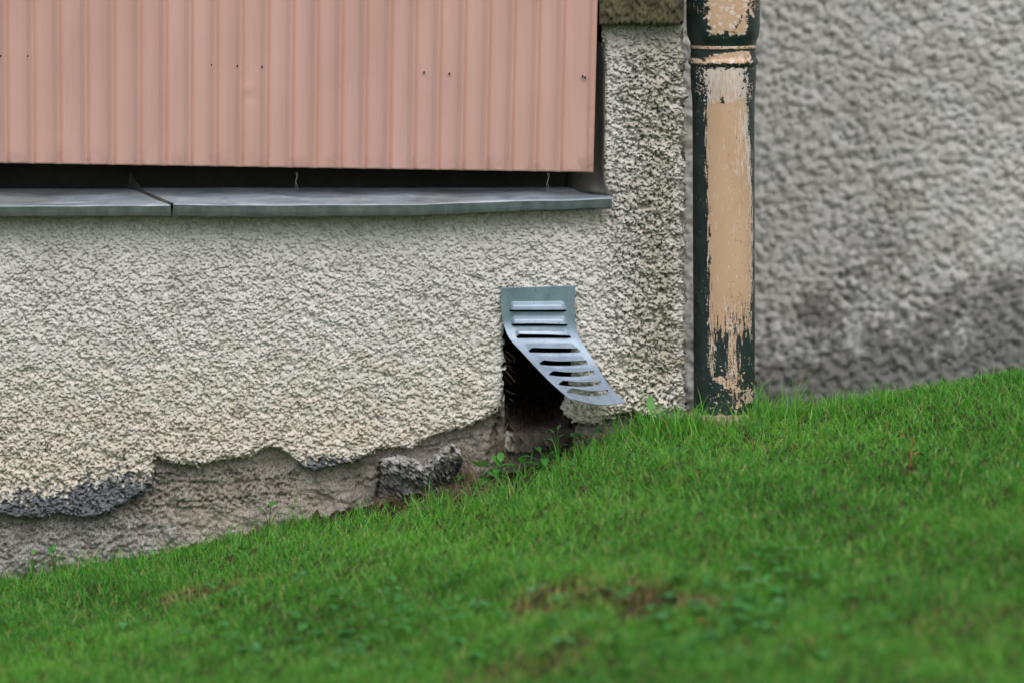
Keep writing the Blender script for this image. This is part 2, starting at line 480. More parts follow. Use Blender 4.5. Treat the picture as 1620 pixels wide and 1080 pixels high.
# bare grey mortar, warmth, algae, shade painted under sill and ledge
gn = band_noise((nr, nc), smm, 16, 601, .6); gn2 = band_noise((nr, nc), smm, 70, 602, .6)
top = np.interp(PXg[0], [-200, 0, 60, 130, 180, 240, 260], [790, 790, 775, 762, 745, 748, 900])[None]
bare = sstep(-10, 12, PYg-top + 9*gn + 7*gn2)*(PXg < 256)
top2 = np.interp(PXg[0], [455, 470, 500, 540, 570, 590], [760, 731, 722, 722, 726, 760])[None]
bare = np.maximum(bare, sstep(-6, 6, PYg-top2+6*gn)*(PXg > 440)*(PXg < 600))
bare = np.maximum(bare, .8*sstep(1.9, 2.5, gn+.5*gn2)*sstep(560, 700, PYg))
bare = np.maximum(bare, .75*sstep(0, 14, PYg-628+10*gn)*(PXg > 1040)*sstep(1045, 1075, PXg+8*gn))
warm = np.clip(sstep(470, 740, PYg + 30*gn2)*.9 + .25*sstep(330, 380, 720-PYg)*0, 0, 1)*(PXg < 1075)
algae_shade = sstep(372, 345, PYg+5*gn)*(PXg < 960)*.8  # darker band under the sill: its shade and grime put into the colour
col = np.clip(1-np.abs(PXg-1045-18*gn2)/90, 0, 1)*sstep(640, 560, PYg)*1.0 + .7*sstep(80, 30, PYg+12*gn)*(PXg > 960)  # stained strip; the last term paints the shade below the ledge
algae_shade = np.clip(algae_shade + col + .25*sstep(.3, 1.6, gn2), 0, 1)
A = lambda a: np.concatenate([np.broadcast_to(a, (nr, nc)).ravel()[used], np.broadcast_to(a, (nr, nc)).ravel()[used][vs]])
chip = ((PXg > 787+2*gn) & (PXg < 800) & (((PYg > 543) & (PYg < 566)) | ((PYg > 570) & (PYg < 608)) | ((PYg > 614) & (PYg < 629)))).astype(float)
coat = mesh('roughcast_coat', np.concatenate([verts, bv]), [q, sf], M['roughcast'], house,
            attrs={'warm': A(warm), 'algae_shade': A(algae_shade), 'bare': A(bare), 'chip': A(chip)})

def box(name, lo, hi, mat, parent=None, bev=0.0):
    lo = np.array(lo, float); hi = np.array(hi, float)
    v = np.array([[lo[0] if i & 1 == 0 else hi[0], lo[1] if i & 2 == 0 else hi[1], lo[2] if i & 4 == 0 else hi[2]] for i in range(8)])
    f = np.array([[0, 2, 3, 1], [4, 5, 7, 6], [0, 1, 5, 4], [2, 6, 7, 3], [0, 4, 6, 2], [1, 3, 7, 5]])
    o = mesh(name, v, f, mat, parent, smooth=False)
    if bev:
        b = o.modifiers.new('bevel', 'BEVEL'); b.width = bev; b.segments = 3
    return o
def mesh_boxes(name, boxes, mat, parent):
    V, F = [], []
    for lo, hi in boxes:
        k = len(V)
        for i in range(8):
            V.append([lo[0] if i & 1 == 0 else hi[0], lo[1] if i & 2 == 0 else hi[1], lo[2] if i & 4 == 0 else hi[2]])
        for f in [[0, 2, 3, 1], [4, 5, 7, 6], [0, 1, 5, 4], [2, 6, 7, 3], [0, 4, 6, 2], [1, 3, 7, 5]]: F.append([k+j for j in f])
    return mesh(name, V, np.array(F), mat, parent, smooth=False)
mesh_boxes('wall_core', [((-6, .002, -1.5), (x0+.002, 1.31, 4.5)), ((x0+.003, .001, z1-.004), (xc-.002, 1.31, 4.5)),
                         ((x0+.003, .34, -1.4), (xc-.022, 1.31, z1-.005))], M['plain_wall'], house)

# foundation behind the coat
st2 = .002
ux = np.arange(x0, xc-.002, st2); uz = np.arange(-.50, -.075, st2)
FX, FZ = np.meshgrid(ux, uz); fs = FX.shape
fpx, fpy = FX*1000+810, 540-FZ*1000
n1 = band_noise(fs, 2, 60, 701, .5); n2 = band_noise(fs, 2, 16, 702, .5); n3 = band_noise(fs, 2, 6, 703, .4)
n4 = band_noise(fs, 2, 22, 704, .5, .22, 0.0)              # long horizontal furrows
rough_l = 1-sstep(200, 330, fpx)
fh = 2.2*n1 + (.6+.6*rough_l)*n2 + (.35+.5*rough_l)*n3 + 1.1*sstep(.2, .5, n2+.4*n1)
furrow = sstep(.75, 1.5, band_noise(fs, 2, 13, 705, .35, .14, .0))*(fpx > 200)*(fpx < 470)*sstep(725, 750, fpy)*(1-sstep(800, 820, fpy))
fh -= 5*furrow
def groove(pts, wmm, dep):
    dmin = np.full(fs, 1e9)
    for (a, b_), (c_, d_) in zip(pts[:-1], pts[1:]):
        L = (c_-a)**2+(d_-b_)**2
        t_ = np.clip(((fpx-a)*(c_-a)+(fpy-b_)*(d_-b_))/L, 0, 1)
        dmin = np.minimum(dmin, np.hypot(fpx-a-t_*(c_-a), fpy-b_-t_*(d_-b_)))
    return dep*(1-sstep(wmm*.3, wmm, dmin+1.2*n2))
gr = groove([(604, 735), (602, 760), (597, 785), (594, 830)], 6, 12) + groove([(500, 735), (497, 760), (505, 800)], 3, 4) \
   + groove([(0, 838), (40, 832), (75, 822), (110, 828), (150, 822)], 3, 5) + groove([(0, 868), (50, 860), (100, 868)], 2, 3) \
   + groove([(225, 778), (200, 800), (240, 803), (330, 808)], 3, 4) + groove([(795, 650), (780, 690), (770, 740)], 5, 7) \
   + groove([(560, 745), (566, 760), (562, 775)], 2.5, 3)
cr = band_noise(fs, 2, 30, 706, .5)
for pts_ in ([(243, 752), (330, 756), (400, 748)], [(238, 770), (290, 764), (370, 768), (440, 758)], [(232, 781), (300, 779), (350, 784)], [(250, 792), (300, 797), (390, 789)], [(130, 838), (200, 842), (300, 832)], [(520, 765), (590, 760)], [(640, 712), (700, 706), (760, 690)]):
    gr = gr + groove([(a_, b_+0.0) for a_, b_ in pts_], 3.2, 5)*sstep(-.9, .2, cr)
fh -= gr
fh += 10*sstep(730, 705, fpy)*0
hole = (fpx > 800) & (fpx < 910) & (fpy < 684+3*n2)
hole |= inpoly(fpx, fpy, [(798, 640), (812, 684), (884, 684), (884, 500), (798, 500)])
FY = .020 - fh/1000
FY = FY + .006*sstep(600, 700, fpx)*0
kp = ~hole; kp = kp[:-1, :-1] & kp[1:, :-1] & kp[1:, 1:] & kp[:-1, 1:]
fv = np.stack([FX, FY, FZ], -1).reshape(-1, 3)
fq = grid_faces(*fs, kp)
vs, sf = boundary_skirt(len(fv), fq, None)
bv = fv[vs].copy(); bv[:, 1] += .10
pale = np.clip(rough_l*(.75+.3*n1)*sstep(812, 830, fpy) + .25*sstep(.5, 1.5, n1), 0, 1)
n6 = band_noise(fs, 2, 7, 711, .6)
grime_shade = np.clip(.9*sstep(.5, .9, n6+.4*n2)*(rough_l+.25) + .8*sstep(.5, 1.3, n3+.5*n2)*rough_l*.5 + furrow*.7 + .5*sstep(.6, 1.4, n1)*(fpx > 560) + .35*sstep(560, 760, fpx), 0, .95)  # grit and lichen specks; furrows and right part coloured darker
cc = lambda a: np.concatenate([a.ravel(), a.ravel()[vs]])
mesh('stone_footing', np.concatenate([fv, bv]), [fq, sf], M['stone'], house, attrs={'pale': cc(np.clip(pale+.15, 0, 1)), 'grime_shade': cc(grime_shade*.62)})
# cavity behind the vent
cvx0, cvx1, cvz0, cvz1 = -.014, .098, -.175, .068
V, F = [], []
cw = [(cvx0-.012, cvz0), (cvx1+.012, cvz0), (cvx1+.012, cvz1), (cvx0-.012, cvz1)]
for y in (.014, .32): V += [(a, y, c_) for a, c_ in cw]
F = np.array([[0, 1, 5, 4], [1, 2, 6, 5], [2, 3, 7, 6], [3, 0, 4, 7], [4, 5, 6, 7]])
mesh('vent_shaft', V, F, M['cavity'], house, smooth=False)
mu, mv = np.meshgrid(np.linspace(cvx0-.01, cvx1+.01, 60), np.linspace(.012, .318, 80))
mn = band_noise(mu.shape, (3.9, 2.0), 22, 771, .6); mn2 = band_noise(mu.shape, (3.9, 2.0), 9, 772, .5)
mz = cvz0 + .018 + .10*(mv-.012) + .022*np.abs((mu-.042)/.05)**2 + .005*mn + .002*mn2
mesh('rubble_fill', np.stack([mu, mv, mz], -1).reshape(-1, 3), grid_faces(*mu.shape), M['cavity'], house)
# slab lying in the mouth of the hole
m, t, b = newmat('brown_kerb_stone', .95, 0, .2); M['kerb'] = m
c = ramp(t, noise(t, coords(t), 40, 5, .65), [(.3, (.055, .045, .037)), (.7, (.14, .115, .095))])
c = mix(t, attr(t, 'pale'), c, (.46, .44, .40))
c = mix(t, attr(t, 'grime_shade'), c, (.03, .024, .02))
t.links.new(c, b.inputs['Base Color'])
bump(t, b, noise(t, coords(t), 350, 5, .65), .0012, .8)
def stone_slab(name, px0, px1, pyt, pyb, Y0, Y1, mat, seed, pale=0, parent=None, tilt=0.0):
    nx, ny = 90, 40
    r = np.random.default_rng(seed)
    u = np.linspace(0, 1, nx); s = np.linspace(0, 1, ny)
    U, Sg = np.meshgrid(u, s)
    stp = (4.0, (px1-px0)/nx); n = band_noise(U.shape, stp, 26, seed, .6); nn = band_noise(U.shape, stp, 9, seed+1, .5)
    a = P(px0, pyt, Y0); b_ = P(px1, pyt, Y0); zb = P(px0, pyb, Y0)[2]
    # profile: back top -> front top -> front bottom, rounded
    prof = np.array([(Y1, 0), (Y0+.012, 0), (Y0+.003, -.003), (Y0, -.010), (Y0-.002, -.02), (Y0, zb-a[2])])
    dd = np.r_[0, np.cumsum(np.hypot(*np.diff(prof, axis=0).T))]; dd /= dd[-1]
    py_ = np.interp(Sg, dd, prof[:, 0]); pz_ = np.interp(Sg, dd, prof[:, 1])
    XX = a[0]+(b_[0]-a[0])*U + .0015*n
    ZZ = a[2] + pz_ + tilt*(U-.5) + .0012*n + .0004*nn
    YY = py_ + .0014*n*(1) + .0006*nn + .03*np.abs(U-.5)**4*8
    v = np.stack([XX, YY, ZZ], -1).reshape(-1, 3)
    pl_ = np.clip(pale*sstep(.13, .05, U+.03*n)*(.55+.5*nn), 0, 1)
    return mesh(name, v, grid_faces(ny, nx), mat, parent, attrs={'pale': pl_.ravel(), 'grime_shade': np.clip((.62+.2*n)*sstep(0, .16, U)+.3*sstep(.6, 1, U), 0, .93).ravel()})  # grime overall; right end painted darker to sink into the hole's shade
stone_slab('kerb_stone', 799, 908, 683, 712, -.014, .16, M['kerb'], 801, 1.0, house, tilt=.007)

# mossy ledge at the top right
lx0, lx1 = P(948, 0, -.03)[0], P(1082, 0, -.03)[0]
n_ = 60
prof = [(.012, .502), (-.026, .502), (-.030, .505), (-.031, .54), (-.031, .66), (.0, .672)]
xs = np.linspace(lx0, lx1, 91)
nzz = band_noise((91, 64), 2, 12, 901, .6)
dd = np.r_[0, np.cumsum([math.dist(prof[i], prof[i+1]) for i in range(5)])]; tt = np.linspace(0, dd[-1], 64)
yy = np.interp(tt, dd, [p[0] for p in prof]); zz_ = np.interp(tt, dd, [p[1] for p in prof])
rnd = np.clip((xs-(lx1-.006))/.006, 0, 1)**2
v = np.stack([np.repeat(xs[:, None], 64, 1), yy[None]+.0012*nzz+rnd[:, None]*.006, zz_[None]+.0012*nzz.T[:64, :].T[:91] + rnd[:, None]*.003], -1)
led = v.reshape(-1, 3); lf = grid_faces(91, 64)
endv = led[90*64:91*64].copy(); endv[:, 1] = .012
led = np.concatenate([led, endv]); k0 = 90*64; k1 = 91*64
ef = np.array([[k0+i, k1+i, k1+i+1, k0+i+1] for i in range(63)])
mesh('stone_ledge', led, [lf, ef], M['mossy'], house)

# ------------------------------------------------------------------ window opening: dark sheet for the unlit gap, flashing
def sheet_from_curve(name, a, b_, mat, parent, thick=.0008, nseg=None, attrs=None):
    """ruled sheet between two equal-length polylines"""
    a = np.array(a); b_ = np.array(b_); n = len(a)
    v = np.concatenate([a, b_]); f = np.array([[i, i+1, n+i+1, n+i] for i in range(n-1)])
    o = mesh(name, v, f, mat, parent, smooth=True, attrs=attrs)
    m_ = o.modifiers.new('thickness', 'SOLIDIFY'); m_.thickness = thick; m_.offset = 0
    return o
box('shade_board', (x0+.004, .046, .19), (.160, .066, z1-.006), M['dark'], house)  # near-black sheet added, its colour standing for the unlit gap behind the cladding
# folded metal jamb on the right of the opening, flaring into the sill
jl = [P(900, 66, .040), P(900, 200, .040), P(900, 262, .040), P(898, 285, .040), P(896, 303, .040)]
jm = [P(944, 66, .012), P(944, 200, .012), P(943, 262, .012), P(940, 285, .005), P(932, 303, -.002)]
jr = [P(957, 68, -.009), P(956, 200, -.009), P(954, 268, -.009), P(957, 290, -.012), P(969, 312, -.020)]
V = np.array(jl+jm+jr); F = np.array([[i+5*k, i+1+5*k, i+6+5*k, i+5+5*k] for k in (0, 1) for i in range(4)])
jo = mesh('window_flashing', V, F, M['flashing'], house)
mo = jo.modifiers.new('s', 'SUBSURF'); mo.levels = mo.render_levels = 2; mo.subdivision_type = 'SIMPLE'
mo = jo.modifiers.new('t', 'SOLIDIFY'); mo.thickness = .0012

# ------------------------------------------------------------------ window sill of two lapped sheets
sill = thing('window_sill', 'weathered grey metal window sill of two lapped sheets below the pink cladding', 'window sill')
def sill_sheet(xs_front, xs_back, lift, label):
    n = len(xs_front); m_ = 16
    r = []
    wn = band_noise((64, 256), 4, 120, 77, .5)[10]
    for i in range(n):
        pf, pb = xs_front[i], xs_back[i]
        top_y = np.interp(pf, [-200, 0, 270, 500, 640, 800, 900, 968], [327, 325, 324, 325, 324, 319, 317, 314]) + .4*math.sin(pf*.021)+.3*math.sin(pf*.057+1)
        bot_y = np.interp(pf, [-200, 0, 270, 500, 640, 800, 900, 968], [341, 342, 342, 343, 341, 335, 331, 328]) + .5*math.sin(pf*.021)+.4*math.sin(pf*.08)
        Yf = -.050 + np.interp(pf, [640, 968], [0, .018])
        b0 = np.array(P(pb, 297, .044)); f0 = np.array(P(pf, top_y, Yf+.002)); f1 = np.array(P(pf, top_y+1.8, Yf)); l1 = np.array(P(pf, bot_y, Yf+.010))
        row = [b0+(0, 0, lift)]
        for t_ in np.linspace(.1, 1, 10): row.append(b0+(f0-b0)*t_ + (0, 0, lift + .0016*math.sin(pf*.03+t_*3)*math.sin(math.pi*t_)))
        row.append(f1+(0, -.0, lift)); row.append(f1+(l1-f1)*.08+(0, 0, lift)); row.append((f1+l1)/2+(0, 0, lift/2)); row.append(l1)
        row.append(l1+(0, .006, .001))
        r.append(row)
    r = np.array(r); nn_ = r.shape[1]
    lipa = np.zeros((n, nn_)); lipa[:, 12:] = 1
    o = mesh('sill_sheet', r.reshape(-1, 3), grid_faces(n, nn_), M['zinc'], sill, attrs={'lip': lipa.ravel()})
    o['label'] = label
    mm = o.modifiers.new('t', 'SOLIDIFY'); mm.thickness = .0014; mm.offset = -1
    return o
xf = np.linspace(-170, 270, 80); xb = np.linspace(-170, 204, 80)
sill_sheet(xf, xb, 0, 'short left sill sheet ending at the diagonal lap')
xf = np.linspace(273.5, 968, 140); xb = np.linspace(208, 958, 140)
sill_sheet(xf, xb, .0015, 'long right sill sheet with bent front lip')
# standing fold at the lap
fv = []; 
for t_ in np.linspace(0, 1, 24):
    pxx = 188+(272-188)*t_; Yy = 0
    base = np.array(P(206, 297, .044))+(np.array(P(272, 325, -.05))-np.array(P(206, 297, .044)))*t_
    hgt = .020*max(0, 1-t_*3)**1.3+.0035
    fv.append([base+(-.004, 0, -.001), base+(-.001, 0, hgt), base+(.002, 0, hgt), base+(.005, 0, -.001)])
fv = np.array(fv); mesh('lap_seam', fv.reshape(-1, 3), grid_faces(24, 4), M['flashing'], sill)
place(sill, P(400, 342, 0))

# ------------------------------------------------------------------ pink ribbed cladding
clad = thing('cladding_panel', 'faded pink ribbed metal cladding panel covering the window opening', 'cladding')
def rib_positions():
    xs_ = [10.8, 53, 94, 137.3, 179, 220.7, 260.8, 301, 341, 381, 421, 460]
    while xs_[-1] < 880: xs_.append(xs_[-1]+38.6)
    pre = [10.8-42*k for k in range(6, 0, -1)]
    return pre+xs_
ribs = rib_positions()
prof = []
for r_ in ribs:
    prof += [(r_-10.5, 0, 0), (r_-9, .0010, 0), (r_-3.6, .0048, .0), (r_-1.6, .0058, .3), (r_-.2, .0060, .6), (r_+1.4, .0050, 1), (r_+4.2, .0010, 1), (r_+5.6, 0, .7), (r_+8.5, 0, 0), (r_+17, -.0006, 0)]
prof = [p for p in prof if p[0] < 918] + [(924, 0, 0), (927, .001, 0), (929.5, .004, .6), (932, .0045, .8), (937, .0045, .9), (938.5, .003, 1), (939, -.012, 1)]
prof = np.array(prof)
rows = np.concatenate([np.linspace(0, .30, 110), [.5, 1.0, 2.2]])
px_ = prof[:, 0]
PXX, RR = np.meshgrid(px_, rows)
zbot = np.interp(px_, [-250, 0, 940], [255, 258, 273])
zb = 540-zbot
YF = -.028
fsc = (D+YF)/D
Zb = H + (zb/1000-H)*fsc
xx = (PXX-810)/1000*fsc
lean = .0070/.27                                             # the sheet leans a little to the right towards the top
hh = np.broadcast_to(prof[:, 1], PXX.shape)
dent = .0014*np.exp(-((PXX-396)/9)**2-((RR-.112)/.012)**2) - .0014*np.exp(-((PXX-390)/8)**2-((RR-.122)/.01)**2)
wav = .0012*np.sin(PXX*.013+RR*9)+.0007*np.sin(PXX*.031-RR*25)
yy = YF - hh + dent + wav*np.clip(RR*8, 0, 1) - .004*np.clip(-(PXX-810)/800, 0, 2)
zc = Zb[None]+RR
xx = xx + lean*np.clip(RR, 0, .5)*np.interp(PXX, [0, 940], [-.3, 1])
v = np.stack([xx, yy, zc], -1).reshape(-1, 3)
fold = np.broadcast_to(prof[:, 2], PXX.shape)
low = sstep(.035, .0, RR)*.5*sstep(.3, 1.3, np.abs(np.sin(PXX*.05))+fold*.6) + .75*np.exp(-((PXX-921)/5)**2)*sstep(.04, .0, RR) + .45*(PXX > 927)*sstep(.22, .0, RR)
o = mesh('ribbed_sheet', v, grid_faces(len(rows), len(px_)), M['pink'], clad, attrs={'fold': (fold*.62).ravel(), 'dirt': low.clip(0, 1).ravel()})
mm = o.modifiers.new('t', 'SOLIDIFY'); mm.thickness = .0012; mm.offset = -1
def disc_nail(px, py):
    c0 = np.array(P(px, py, YF-.0055)); r_ = .0014; n = 10; V = [c0+(0, -.0012, 0)]
    for k in range(n): V.append(c0+(r_*math.cos(2*math.pi*k/n), 0, r_*1.3*math.sin(2*math.pi*k/n)))
    for k in range(n): V.append(c0+(r_*math.cos(2*math.pi*k/n), .005, r_*1.3*math.sin(2*math.pi*k/n)))
    F3 = np.array([[0, 1+(k+1) % n, 1+k] for k in range(n)]); F4 = np.array([[1+k, 1+(k+1) % n, 11+(k+1) % n, 11+k] for k in range(n)])
    mesh('nail', V, [F3, F4], M['nail'], clad)
for p_ in [(1, 89), (44, 89), (295, 101), (335, 103), (375.5, 104.5), (414.5, 106), (671, 115), (711, 117), (922, 121), (926, 123)]:
    disc_nail(*p_)
place(clad, P(400, 262, YF))

# ------------------------------------------------------------------ bent vent grille
vent = thing('vent_grille', 'bent galvanised louvred vent plate curling away from the wall above a dark hole', 'vent')
tk = np.array([0, .16, .27, .37, .50, .68, .86, 1.0])
LP = [(792, 455, -.008), (793, 489, -.008), (797, 514, -.012), (805, 534, -.022), (827, 558.5, -.046), (857, 591, -.082), (884, 616, -.110), (901, 630.5, -.126)]
RP = [(910, 452, -.008), (909, 489, -.008), (911, 514, -.009), (916, 533, -.011), (931, 557, -.016), (950, 589, -.023), (969, 616, -.030), (990, 636, -.036)]
LP = np.array([P(*p) for p in LP]); RP = np.array([P(*p) for p in RP])
def crom(tq, tk, pts):
    m_ = np.gradient(pts, tk, axis=0)
    i = np.clip(np.searchsorted(tk, tq, side='right')-1, 0, len(tk)-2)
    h_ = (tk[i+1]-tk[i])[:, None]; s = ((tq-tk[i])[:, None]/h_)
    return (2*s**3-3*s**2+1)*pts[i]+(s**3-2*s**2+s)*h_*m_[i]+(-2*s**3+3*s**2)*pts[i+1]+(s**3-s**2)*h_*m_[i+1]
lou = [.165, .265, .365, .480, .580, .675, .775, .870]        # lower lips
hl = .062
tv = [0.0]
ts = list(np.arange(0, 1.0001, .004)); 
for L in lou: ts = [t_ for t_ in ts if not (L-.0025 < t_ < L+.0155)]+[L, L+.0125]
ts = np.array(sorted(ts))
nu = 221; us = np.linspace(0, 1, nu)
Lc, Rc = crom(ts, tk, LP), crom(ts, tk, RP)
U = us[None, :, None]
G = Lc[:, None]*(1-U)+Rc[:, None]*U
sag = .020*np.sin(math.pi*us)[None]*sstep(.38, .6, ts)[:, None]*sstep(1.0, .93, ts)[:, None]
G = G + np.gradient(G, ts, axis=0)*sag[..., None]
kn = band_noise(G.shape[:2], (1.0, .54), 110, 881, .4)
G[..., 1] -= .0007*kn; G[..., 2] += .0005*kn*ts[:, None]
# bowing of the free end
bow = (ts**2)[:, None]*np.sin(math.pi*us)[None]
G[..., 2] -= .006*bow*sstep(.5, 1, ts)[:, None]; G[..., 1] -= .006*bow
dU = np.gradient(G, axis=1); dT = np.gradient(G, ts, axis=0)
Nn = np.cross(dT, dU); Nn /= np.linalg.norm(Nn, axis=2, keepdims=True)
if Nn[10, 60, 1] > 0: Nn = -Nn
hgt = np.zeros(G.shape[:2]); keepv = np.ones((len(ts)-1, nu-1), bool)
TS, US = np.meshgrid(ts, us, indexing='ij')
for k, L in enumerate(lou):
    r_ = (TS-(L-hl))/hl
    ins = (r_ > 0) & (TS <= L+1e-6)
    ua, ub = .105, .890
    taper = .045*(1-np.clip(r_, 0, 1))+.012
    e = np.minimum(US-(ua), (ub)-US)
    ed = sstep(0, .055 if k < 3 else .07, e - .03*(1-np.clip(r_, 0, 1)))
    rise = np.clip(r_, 0, 1)**1.25 if k > 2 else sstep(0, .6, r_)
    hgt = np.where(ins, np.maximum(hgt, .0078*rise*ed*(1+.05*(k > 2))), hgt)
    i0 = np.where(np.abs(ts-L) < 1e-6)[0][0]
    # the slot: remove the strip just below the lip
    cols = (us[:-1] > ua+.005) & (us[1:] < ub-.005)
    keepv[i0, cols] = False
G2 = G + Nn*hgt[..., None]
# pull sheet below each lip back a little so that the slot opens wide
v = G2.reshape(-1, 3)
upright_shade = sstep(.42, .2, TS)*(hgt < .0005)  # upright flat part painted darker and greener than the sky-lit flap
o = mesh('louvred_plate', v, grid_faces(len(ts), nu, keepv), M['galv'], vent, attrs={'upright_shade': upright_shade.ravel()})
mm = o.modifiers.new('t', 'SOLIDIFY'); mm.thickness = .0009; mm.offset = -1
place(vent, P(850, 455, -.008))

# ------------------------------------------------------------------ downpipe with peeling paint
pipe = thing('downpipe', 'cast downpipe with dark green paint peeling off tan undercoat beside the wall corner', 'downpipe')
PY0 = .030
pcx = P(1144.2, 0, PY0)[0]
prof = [(-2600, 50), (-300, 50), (-240, 58), (40, 58.2), (50, 57.6), (58, 56), (64, 53.5), (69, 51.8), (71.5, 51.5), (72, 52.4), (76, 52.6), (76.6, 51.6), (79, 51.2), (90, 51.6),
        (92.5, 53), (95, 55), (98, 55.8), (101, 55), (103, 53), (104.5, 51.8), (112, 52), (128, 51.8), (145, 50.6), (158, 49.6), (166, 49.2), (400, 48.9), (664, 48.4)]
pp = np.array(prof, float)
def pipe_part(name, y0, y1, stepmm, label=None, cap=False):
    ys = np.arange(y0, y1+.01, stepmm)
    ys = np.unique(np.concatenate([ys, pp[(pp[:, 0] > y0) & (pp[:, 0] < y1), 0], [y1]]))
    ys = ys[np.r_[True, np.diff(ys) > .3]]
    rr = np.interp(ys, pp[:, 0], pp[:, 1])
    rr = np.convolve(np.pad(rr, 1, mode='edge'), [.2, .6, .2], 'valid')
    nt_ = 420 if stepmm < 3 else 64
    th = np.linspace(0, 2*math.pi, nt_, endpoint=False)
    TH, YS = np.meshgrid(th, ys); R_ = np.repeat(rr[:, None], nt_, 1)
    f = (D+PY0)/D
    lean_ = (YS-100)*.0035
    Xv = pcx+(R_*np.sin(TH)+lean_)/1000*f; Yv = PY0-R_*np.cos(TH)/1000; Zv = H+((540-YS)/1000-H)*f
    if stepmm < 3:
        sx = R_*np.sin(TH); q_ = 1144.2+sx+lean_; y_ = YS
        frontm = np.cos(TH) > -.05
        arc_ = TH.copy(); arc_[arc_ > math.pi] -= 2*math.pi
        shp = TH.shape
        sv = band_noise(shp, .8, 22, 31, .5, .12*0+1, 0)
        # streaky vertical noise: short waves across, long along the pipe
        def streak(l1, al, seed):
            r = np.random.default_rng(seed); n = np.fft.rfft2(r.standard_normal(shp))
            fy = np.fft.fftfreq(shp[0], .8)[:, None]; fx = np.fft.rfftfreq(shp[1], .73)[None]
            ff = np.sqrt((fx*l1)**2+(fy*l1*al)**2)+1e-9
            g = np.exp(-np.log(ff)**2/(2*.6**2)); z = np.fft.irfft2(n*g, s=shp); return z/z.std()
        s1 = streak(7, 9, 41); s2 = streak(3.5, 12, 42); s3 = streak(18, 1.0, 43); s4 = streak(8, .8, 44); s5 = streak(2.5, 8, 45); sh = streak(14, .25, 46)
        def region(lx, rx, t0, b0, rag_s, rag_b, extra=0):
            l_ = np.interp(y_, *zip(*lx)); r__ = np.interp(y_, *zip(*rx))
            d_ = np.minimum(np.minimum(q_-l_, r__-q_)+rag_s, np.minimum(y_-t0, b0-y_)+rag_b)
            return d_
        side_r = 1.8*s1+1.0*s2+1.0*s4; bot_r = 14*s1+8*s2+4*s3; iso = 3.0*s3+2.0*s4+1.6*sh
        dA = region([(-300, 1114), (20, 1118), (60, 1122)], [(-300, 1184), (30, 1180), (60, 1176)], -400, 52, 2.6*s3+1.2*sh, 2.2*s3+1.2*s2)
        crack = np.abs(q_-(1172-(y_-20)*.45*np.clip((y_-20)/20, -1, 1)))-1.2+.8*s4
        dA = np.minimum(dA, np.where((y_ > 22) & (y_ < 50), crack*1.0, 9))
        dA2 = region([(0, 1178), (60, 1178)], [(0, 1192), (60, 1186)], -300, 22, iso*1.6-2, iso)
        dA3 = np.where(y_ < 20, -6+3.2*s2+2.5*sh, -9)*1.0
        dR = np.where((y_ > 71.4) & (y_ < 76.6) & (q_ > 1091), 1.5+1.2*s4-np.abs(q_-1140)*.012, -5)
        dB = region([(76, 1190), (84, 1130), (90, 1115), (97, 1112)], [(76, 1160), (80, 1184), (97, 1188)], 79, 98.5, iso*.9-1, 1.0*s4+.6*s3)
        dB2 = region([(85, 1091), (98, 1091)], [(85, 1106), (98, 1116)], 92, 99.5, iso*.7, .7*s4)
        dC = region([(104, 1112), (125, 1113), (150, 1117), (165, 1116), (250, 1116), (340, 1119), (500, 1122), (540, 1128)],
                    [(104, 1176), (140, 1182), (165, 1181), (240, 1185), (300, 1189), (400, 1190), (500, 1187), (540, 1186)], 106, 520, side_r+np.where(y_ < 160, iso*1.1, 0), np.where(y_ < 300, iso*.5, bot_r))
        dC3 = np.where((y_ > 104) & (y_ < 145) & (q_ > 1100) & (q_ < 1118), -3.2+2.5*sh+1.6*s4, -9)
        dD = region([(500, 1121), (600, 1122)], [(500, 1127), (600, 1126)], 470, 588, s2*2.4+s4, 5*s2)
        dE = region([(500, 1146), (640, 1150)], [(500, 1166), (640, 1163)], 480, 585, 3*s1+2*s2+s4-2, 8*s1+5*s2)
        dF = region([(585, 1133), (598, 1131), (612, 1150)], [(585, 1168), (615, 1170)], 592, 612, iso*1.5-1, iso*1.2)
        dG = region([(600, 1174), (640, 1170)], [(600, 1191), (640, 1192)], 612, 634, iso*1.3-1, iso)
        dH = region([(560, 1156), (600, 1156)], [(560, 1168), (600, 1170)], 540, 640, 3*s1+2*s4-4, iso)
        dI = np.where((y_ > 560) & (y_ < 655) & (q_ > 1120), -7.5+3.4*s3+3*s4, -9)
        dJ = np.where(y_ > 90, -7.6+2.3*s5+1.6*s4, -9)                     # flecks
        d_ = np.max([dA, dA2, dA3, dR, dB, dB2, dC, dC3, dD, dE, dF, dG, dH, dI, dJ], axis=0)
        bare_ = sstep(-.5, .5, d_)*frontm
        # dark remnants inside the bare area
        rem = sstep(2.5, 2.9, s5+.5*s4)*(q_ > 1150)*(y_ > 160) + sstep(1.1, 1.5, s2+.6*s4)*sstep(440, 500, y_)*(np.abs(q_-1165) < 20)
        rem = np.maximum(rem, (np.hypot((q_-1141)/3, (y_-157)/5)+.25*s4 < 1)*1.0)
        paint = np.clip(1-bare_*(1-np.clip(rem, 0, 1)), 0, 1)
        edge = np.clip(1-dC/9, 0, 1)
        pale_ = sstep(.2, .7, .9*s2+.6*s1 + 1.6*edge - 1.75 + 1.7*sstep(1156, 1170, q_)*sstep(165, 175, y_)*(1-sstep(230, 330, y_)) + 2.9*sstep(172, 150, y_+5*s1)*(y_ > 103) + 1.5*sstep(455, 485, y_)*sstep(540, 510, y_)*(np.abs(q_-1158) < 14) + .9*sstep(1176, 1186, q_))
        pale_ = np.where(y_ < 103, sstep(.6, 1.1, s3+.35*s4), pale_)
